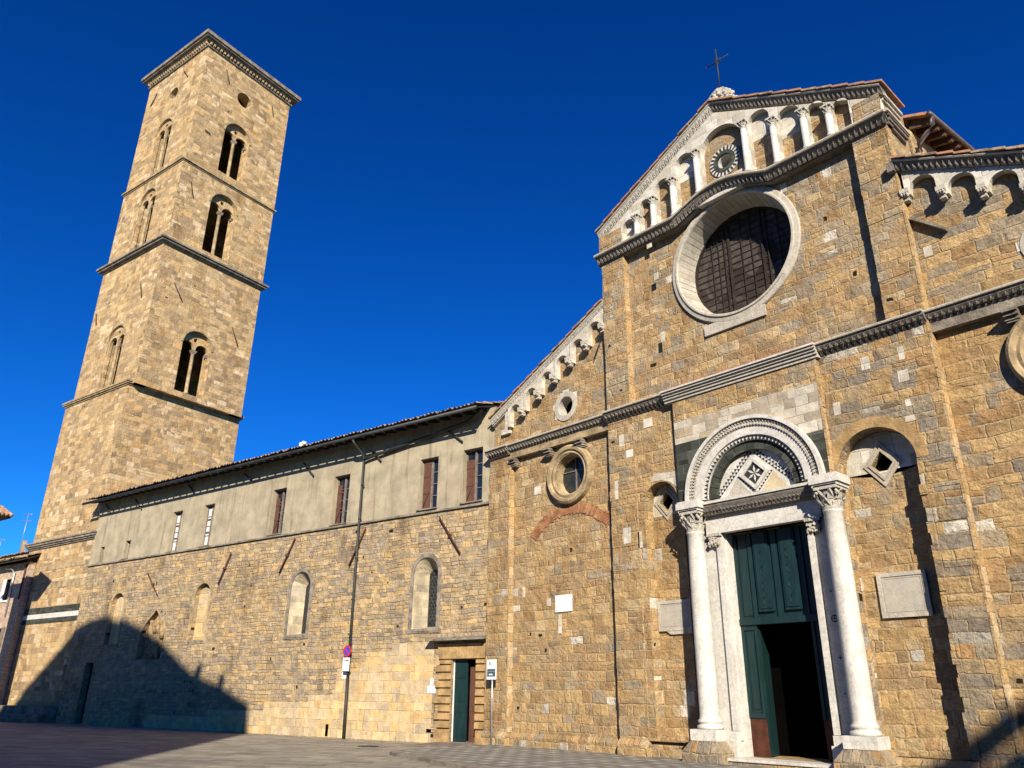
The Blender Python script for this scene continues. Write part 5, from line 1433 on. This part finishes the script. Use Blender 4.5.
mb.build('roof_tiles', ['old_tile', 'terracotta'], eh)

# ------------------------------------------------------------------ buildings around the square behind the camera (they cast the shadows)
e2 = Vector((.81, -.586, 0)).normalized(); g2 = Vector((-e2.y, e2.x, 0)) * -1      # g2: along the gable, leftwards seen from the wing
Ew = wpt(13.06, 0, 1.2)+LV*22
prof_s = [(13.06, 1.2), (15.0, 1.85), (17.63, 2.53), (18.81, 3.06), (20.89, 4.17), (22.97, 4.86), (25.1, 5.4), (26.48, 5.6), (28.2, 5.4), (29.76, 5.0), (32.39, 3.12), (34.22, 1.89), (35.28, .92), (36.6, -.6)]
def toprof(s, z, off=0.0, E=Ew, e=e2):
    q = wpt(s, off, z); t = (E-q).dot(e)/LV.dot(e); c = q+LV*t
    return ((c-E).dot(g2), c.z)
pp = [toprof(s, z, -.15 if s > 29.8 else 0) for s, z in prof_s]
gb = thing('gabled_palace', 'plastered gabled building on the near side of the square behind the camera', 'building', (Ew.x, Ew.y, 0), math.atan2(g2.y, g2.x))
# local x = along g2, local y = +-e2
ydir = Vector((-g2.y, g2.x, 0)); sgn = 1 if ydir.dot(e2) > 0 else -1
mb = MB(); hw = [(a, z-.25) for a, z in pp]; hw[0] = (pp[0][0]+.55, pp[0][1]); 
poly = [(pp[0][0]+.55, 0)]+[(pp[-1][0]-.4, 0)]+[(a, z-.3) for a, z in reversed(pp[1:-1])]+[(pp[0][0]+.55, pp[0][1]-.1)]
mb.plate(poly, .35*sgn, 26*sgn); mb.build('wall', 'house_plaster', gb)
mb = MB()
for (a, z), (b, w) in zip(pp, pp[1:]): mb.hexa([(a, 0, z-.25), (b, 0, w-.25), (b, 27*sgn, w-.25), (a, 27*sgn, z-.25)], [(a, 0, z), (b, 0, w), (b, 27*sgn, w), (a, 27*sgn, z)])
mb.build('roof', 'terracotta', gb)
mb = MB()
for s, z in ((15.3, 2.55), (17.2, 2.95)):
    a, zz = toprof(s, z); mb.box(a-.16, a+.16, .1*sgn, .6*sgn, zz-2.0, zz)
mb.build('chimney', 'house', gb)
mb = MB(); 
for k in range(5):
    for j in range(4): mb.box(pp[0][0]+3+k*4, pp[0][0]+4.1+k*4, .34*sgn, .30*sgn, 3+j*5, 5+j*5)
mb.build('window', 'glass', gb)
# right house whose gable shades the lower right corner
q0 = Vector((-7.0, 0, .12))+LV*19
q1 = Vector((-3.0, 0, 3.05))+LV*19
rg = thing('corner_house', 'plastered house behind the camera on the right', 'house', (q0.x, q0.y, 0))
dx = q1.x-q0.x; dz = q1.z-q0.z
mb = MB(); mb.plate([(.3, 0), (14, 0), (14, q0.z), (dx+3, q1.z+dz*.5), (.3, q0.z-.1)], -.3, -14); mb.build('wall', 'house_plaster', rg)
mb = MB(); mb.hexa([(0, 0, q0.z-.15), (dx+3, 0, q0.z-.15+dz/dx*(dx+3)), (dx+3, -15, q0.z-.15+dz/dx*(dx+3)), (0, -15, q0.z-.15)], [(0, 0, q0.z), (dx+3, 0, q0.z+dz/dx*(dx+3)), (dx+3, -15, q0.z+dz/dx*(dx+3)), (0, -15, q0.z)]); mb.build('roof', 'terracotta', rg)

# unseen houses added behind the camera to block sky and bounce light
def unseen_rowhouse(name, lab, x0, x1, y0, y1, h, mat, facing='n'):
    o = thing(name, lab, 'house', ((x0+x1)/2, y1, 0), 0, 'unseen row houses added behind the camera'); w = (x1-x0)/2; d = y1-y0
    mb = MB(); mb.plate([(-w, 0), (w, 0), (w, h), (-w, h)], -d, 0); mb.build('wall', mat, o)
    mb = MB(); mb.hexa([(-w-.4, .5, h), (w+.4, .5, h), (w+.4, -d-.5, h), (-w-.4, -d-.5, h)], [(-w-.4, .5, h+.15), (w+.4, .5, h+.15), (w+.4, -d/2, h+2.2), (-w-.4, -d/2, h+2.2)]); mb.build('roof', 'terracotta', o)
    n = int(2*w/3.2)
    for k in range(n):
        for j in range(int(h/3.6)):
            cx = -w+1.8+k*3.2; z = 1.2+j*3.6
            mb = MB(); mb.box(cx-.65, cx+.65, .001, .06, z-.1, z+1.9); f_ = mb.build('window', 'grey_wood', o)
            mb = MB(); mb.box(cx-.5, cx+.5, .061, .07, z, z+1.8); mb.build('pane', 'glass', f_)
unseen_rowhouse('unseen_row_house', 'unseen ochre plastered row house added far left behind the camera to cut ambient light', -70, -46, -60, -44, 10, 'house_plaster')
unseen_rowhouse('unseen_row_house', 'unseen beige plastered row house added beside the gabled palace to cut ambient light', -45, -32, -62, -46, 12, 'plaster')
unseen_rowhouse('unseen_row_house', 'unseen brick row house added at the right rear of the square to cut ambient light', 6, 26, -52, -36, 11, 'house')

# round iron drain cover set in the paving
mb = MB(); mb.lathe(0, 0, [(.36, 0), (.36, .012), (.30, .014), (.30, .010), (.02, .010)], 28)
for k in range(-3, 4): mb.box(-.26+abs(k)*.03, .26-abs(k)*.03, k*.07-.015, k*.07+.015, .008, .016)
o = mb.build('drain_cover', 'iron'); o.location = (-24.4, -3.3, .002); tag(o, 'round dark iron drain cover in the sunlit paving near the long wall', 'drain cover')
